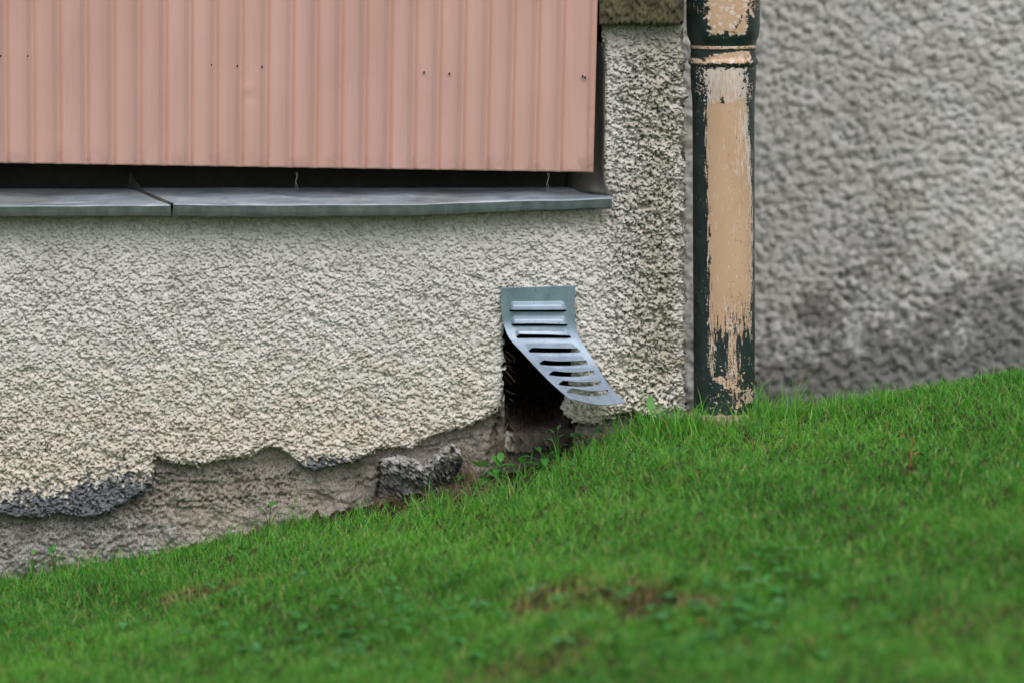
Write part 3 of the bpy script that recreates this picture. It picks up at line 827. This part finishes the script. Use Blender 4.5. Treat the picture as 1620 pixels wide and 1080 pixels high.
        pale_ = np.where((y_ > 162) & (y_ < 205) & (q_ < 1158) & (q_ > 1119), pale_*.15, pale_)
        at = {'paint': paint.ravel(), 'pale': pale_.ravel()}
    else:
        at = {'paint': np.ones(TH.size), 'pale': np.zeros(TH.size)}
    v = np.stack([Xv, Yv, Zv], -1).reshape(-1, 3)
    o = mesh(name, v, grid_faces(len(ys), nt_, None, wrap=True), M['pipe'], pipe, attrs=at)
    if label: o['label'] = label
    return o
# one continuous paint map, then two visible castings
pipe_part('pipe_length', 104.0, 664, .8, 'long lower pipe length with a tan bare patch')
pipe_part('pipe_socket', -60, 103.5, .8, 'wider socket with a bead above the lower pipe')
pipe_part('upper_pipe', -2600, -60.5, 30)
# cement collar at the foot
cz = P(1145, 655, PY0)[2]
th = np.linspace(0, 2*math.pi, 96, endpoint=False); rr = np.array([.046, .053, .060, .064, .064]); zz2 = np.array([.004, .004, .001, -.008, -.06])
TH, RI = np.meshgrid(th, np.arange(5))
nz_ = band_noise((5, 96), 1, 12, 55, .5)
v = np.stack([pcx+.002+(rr[RI]+.0015*nz_)*np.sin(TH), PY0-(rr[RI]+.0015*nz_)*np.cos(TH), cz+zz2[RI]+.001*nz_], -1).reshape(-1, 3)
mesh('cement_collar', v, grid_faces(5, 96, None, wrap=True), M['cement'], pipe)
place(pipe, (pcx, PY0, cz-.02))

# ------------------------------------------------------------------ far roughcast wall
fw = thing('neighbouring_wall', 'grey roughcast wall in soft focus beyond the downpipe, dark stains along its foot', 'wall')
FWY = .74; st3 = .0038
ux = np.arange(.20, 1.55, st3); uz = np.arange(-.55, .95, st3)
X3, Z3 = np.meshgrid(ux, uz); shp = X3.shape
a1 = band_noise(shp, 4, 34, 901, .45, 1.0, .4); a2 = .75*band_noise(shp, 3.8, 15, 902, .4, .7, -.35); a3 = band_noise(shp, 4, 11, 903, .35)
pt = band_noise(shp, 3.8, 15, 904, .6, .6, -.12)
fb = stamp_blobs(shp, 3.8, 930, int(shp[0]*shp[1]*3.8*3.8/26), 3.0, 7.0, .7, 1.6, .3)
fb = np.maximum(fb, -3.5+1.0*a1+.8*a2); fh = .85*fb+.15*blur(fb, 1) + 1.0*a1 + .5*a3 - 4.0*sstep(1.0, 1.6, pt)
ff = (D+FWY)/D
wpx = X3/ff*1000+810; wpy = 540-((Z3-H)/ff+H)*1000
g1 = band_noise(shp, 4, 30, 905, .6); g2 = band_noise(shp, 4, 160, 906, .6)
edge = np.interp(wpx, [1180, 1250, 1320, 1400, 1470, 1540, 1640], [585, 548, 515, 508, 500, 472, 445])
bare = .70*sstep(-55, 40, wpy-edge+26*g1+30*g2)
def bl(cx, cy, sx, sy, a): return a*np.exp(-((wpx-cx)/sx)**2-((wpy-cy)/sy)**2)
st_ = bl(1385, 250, 60, 130, .14)+bl(1400, 400, 55, 60, .45)+bl(1345, 455, 35, 35, .45)+bl(1560, 470, 90, 30, .5)+bl(1290, 540, 50, 40, .35)
bare = np.maximum(bare, np.clip(st_*(.8+.7*g1), 0, .8))
warm = .3*np.ones(shp)+.2*g2
algae_shade = np.clip(.0+.12*g2+bl(1385, 250, 80, 160, .15)+bl(1560, 130, 120, 90, .2), 0, 1)
v = np.stack([X3, FWY-fh/1000, Z3], -1).reshape(-1, 3)
mesh('roughcast_face', v, grid_faces(*shp), M['far_roughcast'], fw, attrs={'bare': bare.ravel(), 'warm': warm.clip(0, 1).ravel(), 'algae_shade': algae_shade.ravel()})
mesh_boxes('wall_core', [((1.548, FWY+.002, -1.5), (7, FWY+.3, 4.5)), ((.2, FWY+.001, .946), (1.547, FWY+.3, 4.5)), ((.2, FWY+.02, -1.5), (1.54, FWY+.29, .94))], M['plain_wall'], fw)
place(fw, (1.2, FWY, -.4))
place(house, (-.3, 0, -.35))

# ------------------------------------------------------------------ broken render chunk
def rubble_chunk():
    nx, ny = 130, 80
    U, V_ = np.meshgrid(np.linspace(0, 1, nx), np.linspace(0, 1, ny))
    top = np.interp(U, [0, .04, .1, .3, .45, .54, .6, .7, .8, .88, .96, 1], [731, 725, 723, 722, 728, 738, 730, 718, 706, 701, 706, 722])
    bot = np.interp(U, [0, .15, .4, .55, .8, 1], [775, 800, 800, 785, 770, 745])
    pxs = 604+(730-604)*U
    n = band_noise(U.shape, (1.4, 1.), 9, 61, .5); n2 = band_noise(U.shape, (1.4, 1.), 4.5, 62, .4); n3 = band_noise(U.shape, (1.4, 1.), 24, 63, .5)
    # over the crest (v 0..0.25 is the top, then the face)
    tb = np.clip(V_/.25, 0, 1); tf = np.clip((V_-.25)/.75, 0, 1)
    pys = top+(bot-top)*tf - 0
    Yv = -.034 + .040*(1-tb) - .008*np.sin(math.pi*np.clip(tf*2.2, 0, 1)) + .014*sstep(.25, .9, tf) + np.abs(U-.5)**4*.25
    f = (D+Yv)/D
    Xv = (pxs+1.6*n+1.0*n2-810)/1000*f; Zv = H+((540-(pys+1.0*n2+1.0*n)) /1000-H)*f - .004*(1-tb)
    Yv = Yv - .0028*n-.0018*n2-.005*n3
    v = np.stack([Xv, Yv, Zv], -1).reshape(-1, 3)
    pale = np.clip(sstep(.25, 1.0, n+.7*n2)*sstep(.70, .82, U)*(tf < .42) + .55*sstep(.25, .0, tf)*sstep(-.6, .8, n), 0, 1)
    under_shade = np.clip(sstep(.35, .9, tf+.2*n3+.15*n), 0, .6)  # shade of the underside painted as darker colour towards the chunk's foot
    q = grid_faces(ny, nx); vs, sf = boundary_skirt(len(v), q, None); bv = v[vs].copy(); bv[:, 1] += .03; bv[:, 2] -= .004
    cc = lambda a: np.concatenate([a.ravel(), a.ravel()[vs]])
    o = mesh('render_fragment', np.concatenate([v, bv]), [q, sf], M['rubble'], loc=P(665, 790, -.03), attrs={'pale': cc(pale), 'grime_shade': cc(under_shade)})
    return tag(o, 'grey broken chunk of fallen render leaning on the stone footing', 'rubble')
rubble_chunk()

# ------------------------------------------------------------------ grass
def wall_front(x):
    return np.where(x < .285, -.012, FWYW)
def make_blades(n, xr, yr, hmean, hsd, wmean, seed, dens=None, spread=.5, tintfn=None, flat=0.0):
    r = np.random.default_rng(seed)
    x = r.uniform(*xr, n); y = r.uniform(*yr, n)
    if dens is not None:
        k = r.random(n) < dens(x, y); x, y = x[k], y[k]
    n = len(x)
    # clumping
    cl = .5+.5*np.sin(x*37+np.sin(y*29)*2)*np.sin(y*31+np.sin(x*23)*2)
    h_ = np.clip(r.normal(hmean, hsd, n), hmean*.35, hmean*2.6)*(.8+.4*cl)
    w_ = wmean*r.uniform(.6, 1.35, n)
    az = r.uniform(0, 2*math.pi, n) + .9*np.sin(x*11+y*7); face = r.uniform(0, 2*math.pi, n)
    lean0 = np.abs(r.normal(0, spread*.5, n)); bend = np.abs(r.normal(0, spread, n))+.15 + flat
    t = np.array([0, .36, .72, 1.0])
    ang = lean0[:, None]+bend[:, None]*t[None]**1.3
    seg = np.diff(t)*1.0
    dx = np.zeros((n, 4)); dz = np.zeros((n, 4))
    for k in range(3):
        a = (ang[:, k]+ang[:, k+1])/2
        dx[:, k+1] = dx[:, k]+np.sin(a)*seg[k]*h_; dz[:, k+1] = dz[:, k]+np.cos(a)*seg[k]*h_
    cx = x[:, None]+dx*np.cos(az)[:, None]; cy = y[:, None]+dx*np.sin(az)[:, None]; cz_ = ground_z(x, y)[:, None]-.004+dz
    wx = np.cos(face)*w_/2; wy = np.sin(face)*w_/2
    wt = np.array([.8, 1, .72])
    V = np.zeros((n, 7, 3), np.float32)
    for k in range(3):
        V[:, 2*k, 0] = cx[:, k]-wx*wt[k]; V[:, 2*k, 1] = cy[:, k]-wy*wt[k]; V[:, 2*k, 2] = cz_[:, k]
        V[:, 2*k+1, 0] = cx[:, k]+wx*wt[k]; V[:, 2*k+1, 1] = cy[:, k]+wy*wt[k]; V[:, 2*k+1, 2] = cz_[:, k]
    V[:, 6, 0] = cx[:, 3]; V[:, 6, 1] = cy[:, 3]; V[:, 6, 2] = cz_[:, 3]
    # keep blades out of the wall
    lim = wall_front(V[..., 0]); V[..., 1] = np.minimum(V[..., 1], lim)
    base = (np.arange(n)*7)[:, None]
    Q = np.concatenate([base+np.array([0, 1, 3, 2]), base+np.array([2, 3, 5, 4])]); T = base+np.array([4, 5, 6])
    C = tintfn(x, y, r, n)
    Cv = np.repeat(C[:, None], 7, 1)
    shade = np.array([.75, .75, .9, .9, 1.05, 1.05, 1.12])
    Cv = Cv*(1+0*shade)[None, :, None]
    # pale withered tips on some blades
    tip = (r.random(n) < .28)
    Cv[tip, 6] = (.52, .50, .27); 
    return V.reshape(-1, 3), Q, T, Cv.reshape(-1, 3)
def lawn_tint(x, y, r, n):
    a = np.array([.078, .305, .034]); b_ = np.array([.175, .480, .052]); c_ = np.array([.050, .225, .050])
    t = r.random((n, 1)); C = a*(1-t)+b_*t
    k = r.random(n) < .25; C[k] = c_*(.8+.5*r.random((k.sum(), 1)))
    pat = .5+.5*np.sin(x*5.1+1.3*np.sin(y*4.3))*np.sin(y*6.7+1.1*np.sin(x*3.9)+1)
    C *= (.86+.28*pat)[:, None]
    C[:, 0] *= 1+.25*(pat-.5)
    bm_ = bare_mask(x, y, False)
    d_ = r.random(n) < (.035+.85*bm_)
    C[d_] = np.array([.42, .30, .14])*(.6+.6*r.random((d_.sum(), 1)))
    d2 = r.random(n) < .06
    C[d2] = np.array([.36, .46, .14])*(.7+.5*r.random((d2.sum(), 1)))
    return C
def lawn_dens(x, y):
    d_ = 1-.93*bare_mask(x, y)
    ok = (y < wall_front(x)-.002)
    # under the downpipe
    ok &= ((x-pcx)**2+(y-PY0)**2) > .052**2
    return d_*ok
parts = []
parts.append(make_blades(580000, (-1.12, 1.15), (-2.15, .0), .018, .007, .0013, 1, lawn_dens, .95, lawn_tint))
parts.append(make_blades(100000, (.27, 1.5), (-.02, .73), .018, .006, .0013, 2, lawn_dens, .95, lawn_tint))
# taller unmown fringe close to the walls
def fringe_dens(x, y):
    k = np.where(x < .285, np.exp(y/.035), np.exp(-((y-.03)/.07)**2)*.5*(x < .6)) 
    return lawn_dens(x, y)*k
parts.append(make_blades(24000, (-1.0, .62), (-.13, .12), .028, .012, .0014, 3, fringe_dens, .55, lawn_tint))
# tall tuft right of the downpipe and at the wall corner
def tuft(x0_, y0_, sx, sy):
    return lambda x, y: np.exp(-((x-x0_)/sx)**2-((y-y0_)/sy)**2)*lawn_dens(x, y)
parts.append(make_blades(500, (.34, .50), (-.08, .10), .055, .025, .0015, 4, tuft(.415, -.01, .035, .05), .5, lawn_tint))
parts.append(make_blades(2400, (.15, .33), (-.10, .0), .040, .018, .0016, 5, tuft(.245, -.02, .05, .05), .5, lawn_tint))
parts.append(make_blades(1500, (-.16, .16), (-.25, .0), .026, .015, .0016, 6, lambda x, y: .5*np.ones(x.shape)*(y < -.03), .7, lawn_tint))
parts.append(make_blades(2600, (pcx-.09, pcx+.09), (-.10, .03), .030, .012, .0014, 9, lambda x, y: lawn_dens(x, y)*(np.hypot(x-pcx, y-PY0) < .085), .6, lawn_tint))
# coarse outskirts for views from the side
def outer(x, y): return ((x < -1.12) | (x > 1.15) | (y < -2.15))*lawn_dens(x, y)*(y < np.where(x < 1.5, 1.28, FWYW))
parts.append(make_blades(90000, (-2.4, 2.4), (-3.4, 0), .040, .012, .005, 8, outer, .6, lawn_tint))
off = 0; VV, QQ, TT, CC = [], [], [], []
for V, Q, T, C in parts:
    VV.append(V); QQ.append(Q+off); TT.append(T+off); CC.append(C); off += len(V)
tag(mesh('grass', np.concatenate(VV), [np.concatenate(QQ), np.concatenate(TT)], M['grass'], attrs={'tint': np.concatenate(CC)}, smooth=True),
    'mown green lawn grass sloping up along the house wall', 'grass', kind='stuff')

# ------------------------------------------------------------------ broad-leaved lawn weeds (blurred patches in the foreground)
def leaf_geo(base, az, pitch_, L, Wd, fold_=.25, n=6, droop=.6, shape='ovate'):
    t = np.linspace(0, 1, n)
    if shape == 'ovate': w = np.sin(math.pi*np.clip(t, .0, 1)**.75)**.8*Wd/2
    else: w = np.sin(math.pi*t**.55)*Wd/2
    w[0] = Wd*.06; w[-1] = 0
    V = []
    p = np.array(base, float); a = pitch_
    for k in range(n):
        if k: 
            a2 = pitch_-droop*t[k]
            p = p+np.array([math.cos(az)*math.cos(a2), math.sin(az)*math.cos(a2), math.sin(a2)])*L/(n-1)
        sd_ = np.array([-math.sin(az), math.cos(az), 0])
        V += [p-sd_*w[k]+(0, 0, w[k]*fold_), p.copy(), p+sd_*w[k]+(0, 0, w[k]*fold_)]
    F = []
    for k in range(n-1):
        F += [[3*k, 3*k+1, 3*k+4, 3*k+3], [3*k+1, 3*k+2, 3*k+5, 3*k+4]]
    return V, F
def leaves_mesh(name, leaves, mat, parent=None, loc=None):
    V, F, C = [], [], []
    for args, col in leaves:
        v, f = leaf_geo(**args); k = len(V); V += v; F += [[k+j for j in q_] for q_ in f]; C += [col]*len(v)
    return mesh(name, V, np.array(F), mat, parent, attrs={'tint': np.array(C)}, loc=loc)
r = np.random.default_rng(21)
patch = [spot(1170, 985, 0, 0), spot(1010, 965, 0, 0), spot(700, 985, 0, 0), spot(560, 1000, 0, 0), spot(430, 1010, 0, 0), spot(1060, 1010, 0, 0), spot(880, 1010, 0, 0), spot(1290, 1030, 0, 0), spot(820, 985, 0, 0),
         spot(300, 980, 0, 0), spot(620, 965, 0, 0), spot(1180, 935, 0, 0)]
lv = []
for (cx, cy, *_), num, sp in zip(patch, [55, 12, 20, 16, 12, 8, 3, 0, 4, 3, 6, 16], [.09, .07, .10, .10, .09, .08, .10, .10, .08, .08, .08, .06]):
    for _ in range(num):
        x = cx+r.normal(0, sp); y = cy+r.normal(0, sp*1.3)
        if y > -.1: continue
        gcol = np.array([.055, .24, .055])*(.75+.5*r.random())
        if r.random() < .12: gcol = np.array([.10, .30, .12])
        base = (x, y, float(ground_z(x, y))+r.uniform(.010, .028))
        az0 = r.uniform(0, 6.28)
        for j in range(3):
            lv.append((dict(base=base, az=az0+j*2.09+r.normal(0, .15), pitch_=r.uniform(-.1, .5), L=r.uniform(.012, .022), Wd=r.uniform(.011, .018)), gcol))
tag(leaves_mesh('clover', lv, M['leaf']), 'patches of dark clover leaves spread through the near lawn', 'clover', kind='stuff')

# ------------------------------------------------------------------ individual weeds by the footing
def tube(pts, r0, r1, n=6):
    pts = np.array(pts, float); V = []; m_ = len(pts)
    for i, p in enumerate(pts):
        d_ = pts[min(i+1, m_-1)]-pts[max(i-1, 0)]; d_ /= np.linalg.norm(d_)+1e-9
        a = np.cross(d_, (0.3, 1, .2)); a /= np.linalg.norm(a); b_ = np.cross(d_, a); rr_ = r0+(r1-r0)*i/(m_-1)
        for k in range(n): V.append(p+rr_*(a*math.cos(2*math.pi*k/n)+b_*math.sin(2*math.pi*k/n)))
    F = [[i*n+k, i*n+(k+1) % n, (i+1)*n+(k+1) % n, (i+1)*n+k] for i in range(m_-1) for k in range(n)]
    return V, F
def tubes_mesh(name, tubes, mat, parent=None, tint=None, loc=None):
    V, F = [], []
    for pts, r0, r1 in tubes:
        v, f = tube(pts, r0, r1); k = len(V); V += v; F += [[k+j for j in q_] for q_ in f]
    at = {'tint': np.tile(np.array(tint), (len(V), 1))} if tint is not None else None
    return mesh(name, V, np.array(F), mat, parent, attrs=at, loc=loc)
def weed(name, cat, label, px, py, specs, group='broad-leaved weeds along the footing', col=(.07, .24, .04), seed=0):
    """specs: leaves as (dx mm, dz mm, azimuth deg, pitch deg, length mm, width mm) measured from the foot of the plant"""
    rr_ = np.random.default_rng(seed)
    cx, cy, *_ = spot(px, py, 0, 0); cy = min(cy, -.02); cz_ = float(ground_z(cx, cy))
    e = thing(name, label, cat, group)
    tb = []
    for dx, dz, az_, pt_, L, Wd in specs:
        dz = dz+8; tip_ = np.array([cx+dx/1000, cy-.004*rr_.random(), cz_+dz/1000])
        mid = np.array([cx+dx/2500, cy, cz_+dz/1600])
        tb.append(([(cx, cy, cz_-.006), mid, tip_], .0012, .0007))
        c_ = np.array(col)*(1.0+.5*rr_.random()); L *= 1.15; Wd *= 1.15
        leaves_mesh('leaf', [(dict(base=tip_, az=math.radians(az_), pitch_=math.radians(pt_), L=L/1000, Wd=Wd/1000, n=9, droop=.7), c_)], M['leaf'], e)
    tubes_mesh('stem', tb, M['leaf'], e, tint=(.08, .17, .04))
    place(e, (cx, cy, cz_))
weed('dock_weed', 'weed', 'bright green weed with two rounded leaves next to the fallen render chunk', 762, 765,
     [(-2, 22, -100, 45, 26, 22), (10, 14, -60, 10, 26, 20), (-16, 10, -150, 5, 24, 18), (22, 8, -20, 10, 22, 16), (4, 5, -90, -15, 26, 20)], seed=1)
weed('dandelion', 'weed', 'pale green weed with one big leaf stretched right below the kerb stone', 825, 752,
     [(-2, 12, 5, 8, 40, 17), (-12, 8, -170, 20, 22, 12), (0, 14, -80, 45, 16, 12)], col=(.10, .30, .08), seed=2)
weed('young_weed', 'weed', 'small upright oval leaf growing left of the pale kerb stone end', 797, 730,
     [(-4, 14, 140, 60, 22, 17), (8, 10, 20, 40, 16, 10), (-12, 6, -160, 10, 18, 9)], col=(.10, .32, .05), seed=3)
weed('plantain_weed', 'weed', 'dark leaf pair with a pale underside under the hanging render block', 930, 705,
     [(-8, 12, 160, 20, 24, 20), (6, 18, 10, 25, 18, 12), (-16, 16, -120, 20, 18, 14)], col=(.05, .20, .04), seed=4)
weed('leafy_weed', 'weed', 'low serrated weed spreading in front of the dark bare soil', 748, 772,
     [(-20, 10, 170, 5, 20, 9), (-8, 14, 120, 20, 18, 8), (12, 10, 60, 10, 18, 8), (24, 6, 10, 0, 20, 9), (-30, 4, 190, -5, 18, 9)], col=(.045, .17, .05), seed=5)
weed('sprouting_weed', 'weed', 'small weed with narrow leaves rising against the pale footing on the left', 172, 868,
     [(-4, 26, 100, 60, 16, 9), (4, 18, 20, 40, 14, 8), (-10, 12, 160, 20, 14, 8), (0, 34, 80, 70, 10, 6)], col=(.06, .20, .04), seed=6)
weed('nettle_weed', 'weed', 'green sprig growing out of the crack below the grey mortar edge', 143, 850,
     [(-3, 20, 180, 30, 14, 7), (4, 24, 0, 30, 14, 7), (0, 32, 90, 60, 10, 6)], col=(.09, .22, .05), seed=7)
weed('ragged_weed', 'weed', 'tall ragged weed against the footing where two stones meet', 472, 812,
     [(-8, 28, 170, 20, 18, 10), (2, 34, 60, 50, 16, 9), (10, 22, 10, 20, 18, 9), (-14, 12, 190, 0, 20, 11), (14, 8, -10, 0, 20, 10)], col=(.055, .19, .04), seed=8)
weed('corner_weed', 'weed', 'upright bright blade-leaved weed at the foot of the wall corner', 1032, 690,
     [(-2, 30, 95, 75, 30, 10), (8, 20, 20, 60, 26, 8), (-10, 14, 160, 45, 24, 8)], col=(.08, .27, .05), seed=9)
weed('lawn_weed', 'weed', 'low green weed in the grass right of the downpipe foot', 1372, 668,
     [(-10, 18, 150, 30, 22, 10), (6, 22, 40, 40, 22, 10), (14, 10, -10, 10, 22, 10), (-18, 8, 190, 5, 20, 9)], col=(.05, .2, .05), seed=10)

weed('spreading_weed', 'weed', 'low dark green weed spilling over the soil below the middle of the kerb stone', 862, 738,
     [(-22, 8, 175, 10, 22, 11), (-8, 16, 110, 35, 20, 10), (8, 12, 40, 25, 22, 10), (22, 6, 5, 5, 22, 11), (0, 6, -90, 0, 24, 12)], col=(.05, .20, .04), seed=12)
weed('fern_like_weed', 'weed', 'small feathery weed standing before the dark mouth of the hole', 872, 716,
     [(-6, 24, 150, 30, 13, 5), (4, 30, 40, 35, 13, 5), (-4, 36, 140, 50, 11, 4), (2, 42, 70, 60, 10, 4), (8, 18, 10, 15, 14, 5)], col=(.09, .24, .05), seed=13)
weed('clump_weed', 'weed', 'bushy green weed between the two-leaved weed and the pale kerb end', 792, 758,
     [(-14, 14, 160, 25, 20, 10), (0, 22, 90, 60, 20, 10), (12, 14, 20, 25, 20, 10), (-4, 10, -100, 10, 22, 11), (18, 6, -20, 0, 18, 9)], col=(.055, .21, .04), seed=14)
# dry stalks and roots heaped by the chunk and hanging in the hole's left edge
r = np.random.default_rng(33)
tb = []
for _ in range(700):
    px, py = r.normal(705, 42), r.normal(772, 13)
    if px < 590 or px > 800: continue
    cx, cy, *_ = spot(px, py, 0, 0); cy = min(cy, -.02)
    cz_ = float(ground_z(cx, cy)); a = r.uniform(0, 6.28); L = r.uniform(.008, .03); el = r.uniform(-.1, .7)
    p0 = np.array([cx, cy, cz_+r.uniform(0, .008)]); d_ = np.array([math.cos(a)*math.cos(el), .5*math.sin(a)*math.cos(el), math.sin(el)])*L
    tb.append(([p0, p0+d_*.5+(0, 0, r.uniform(0, .004)), p0+d_], .00055, .0003))
for _ in range(60):
    px, py = r.normal(741, 7), r.normal(745, 10); p0 = np.array(P(px, py, r.uniform(-.05, -.025)))
    d_ = np.array([r.normal(0, .006), r.normal(0, .004), -r.uniform(.008, .022)])
    tb.append(([p0, p0+d_*.5+(r.normal(0, .002), 0, 0), p0+d_], .0006, .0003))
for _ in range(45):
    px, py = r.normal(796, 8), r.normal(700, 22); p0 = np.array(P(px, py, r.uniform(-.012, .012)))
    d_ = np.array([r.normal(0, .007), r.normal(0, .005), -r.uniform(.01, .04)])
    tb.append(([p0, p0+d_*.5+(r.normal(0, .003), 0, 0), p0+d_], .0005, .0003))
for _ in range(16):
    px, py = r.normal(803, 4), r.uniform(545, 640); p0 = np.array(P(px, py, r.uniform(.01, .03)))
    d_ = np.array([r.uniform(.002, .018), r.normal(0, .004), -r.uniform(.002, .02)])
    tb.append(([p0, p0+d_*.5+(r.normal(0, .003), 0, 0), p0+d_], .0004, .0002))
tag(tubes_mesh('dry_straw', tb, M['straw']), 'reddish dry stalks and roots littering the soil beside the hole', 'straw', kind='stuff')

# soil crumbs and small stones on the bare strip
V, F = [], []
ico = np.array([(0, 0, 1), (.89, 0, .45), (.28, .85, .45), (-.72, .53, .45), (-.72, -.53, .45), (.28, -.85, .45), (.72, .53, -.45), (-.28, .85, -.45), (-.89, 0, -.45), (-.28, -.85, -.45), (.72, -.53, -.45), (0, 0, -1)])
icf = np.array([(0, 1, 2), (0, 2, 3), (0, 3, 4), (0, 4, 5), (0, 5, 1), (1, 6, 2), (2, 7, 3), (3, 8, 4), (4, 9, 5), (5, 10, 1), (6, 7, 2), (7, 8, 3), (8, 9, 4), (9, 10, 5), (10, 6, 1), (11, 7, 6), (11, 8, 7), (11, 9, 8), (11, 10, 9), (11, 6, 10)])
for _ in range(2600):
    x = r.uniform(-.35, .22); y = -r.uniform(.0, .2)
    if bare_mask(np.array([x]), np.array([y]))[0] < .5: continue
    s = r.uniform(.001, .0035)*(2 if r.random() < .04 else 1); k = len(V)
    j = ico*(1+r.normal(0, .2, (12, 1)))*s*np.array([1, 1, .7])
    V += list(j+(x, y, float(ground_z(x, y))+s*.3)); F += list(icf+k)
tag(mesh('soil_crumbs', V, np.array(F), M['soil'], attrs={'turf': np.zeros(len(V))}, smooth=False), 'crumbs of dark soil and grit along the broken footing', 'soil', kind='stuff')

# fallen leaves
def fallen_leaf(px, py, L, W_, az, label, up=.018, mat='leaf_brown'):
    cx, cy, *_ = spot(px, py, 0, 0); z_ = float(ground_z(cx, cy))+up
    v, f = leaf_geo((cx, cy, z_), az, .35, L, W_, .5, 8, .9)
    o = mesh('fallen_leaf', v, np.array(f), M[mat], loc=(cx, cy, z_), attrs={'tint': np.tile(np.array((.3, .12, .04)), (len(v), 1))})
    tag(o, label, 'leaf', 'small dead leaves lying in the lawn')
fallen_leaf(639, 838, .014, .007, .4, 'tiny orange-brown leaf lying in the grass below the fallen render chunk', .035)
fallen_leaf(924, 722, .012, .010, 1.2, 'small tan curled leaf in the grass below the kerb stone', .03)
fallen_leaf(1428, 722, .014, .008, 2.2, 'dark curled leaf standing in the lawn at the right', .03)
fallen_leaf(1446, 742, .018, .010, .3, 'brown leaf next to the reddish stalk in the right lawn', .022)
fallen_leaf(1105, 1030, .016, .012, .3, 'blurred reddish leaf in the near lawn at the bottom', .04)
# reddish stalk
cx, cy, *_ = spot(1440, 745, 0, 0); zz0 = float(ground_z(cx, cy))
tag(tubes_mesh('dead_stalk', [([(cx, cy, zz0), (cx+.002, cy, zz0+.03), (cx+.004, cy, zz0+.05)], .0016, .0009)], M['leaf_brown'], loc=(cx, cy, zz0)),
    'short reddish dead stalk standing upright in the right lawn', 'stalk')

# cobweb threads under the cladding
for px, py0, py1, lab in [(468, 273, 300, 'short white cobweb thread hanging under the middle of the pink cladding'), (866, 274, 303, 'long white cobweb thread under the right end of the pink cladding')]:
    a = np.array(P(px, py0, -.028)); b_ = np.array(P(px+2, py1, -.02))
    ts_ = np.linspace(0, 1, 8)
    pts = [a+(b_-a)*t_+(0.0012*math.sin(t_*9), 0, 0) for t_ in ts_]
    pts2 = [a+(b_-a)*t_+(0.0030*math.sin(t_*5+1), .002, 0) for t_ in ts_]
    o = tubes_mesh('cobweb', [(pts, .00015, .00012), (pts2, .00012, .0001)], M['cobweb'], loc=tuple(a))
    tag(o, lab, 'cobweb', 'cobweb threads in the gap above the sill')
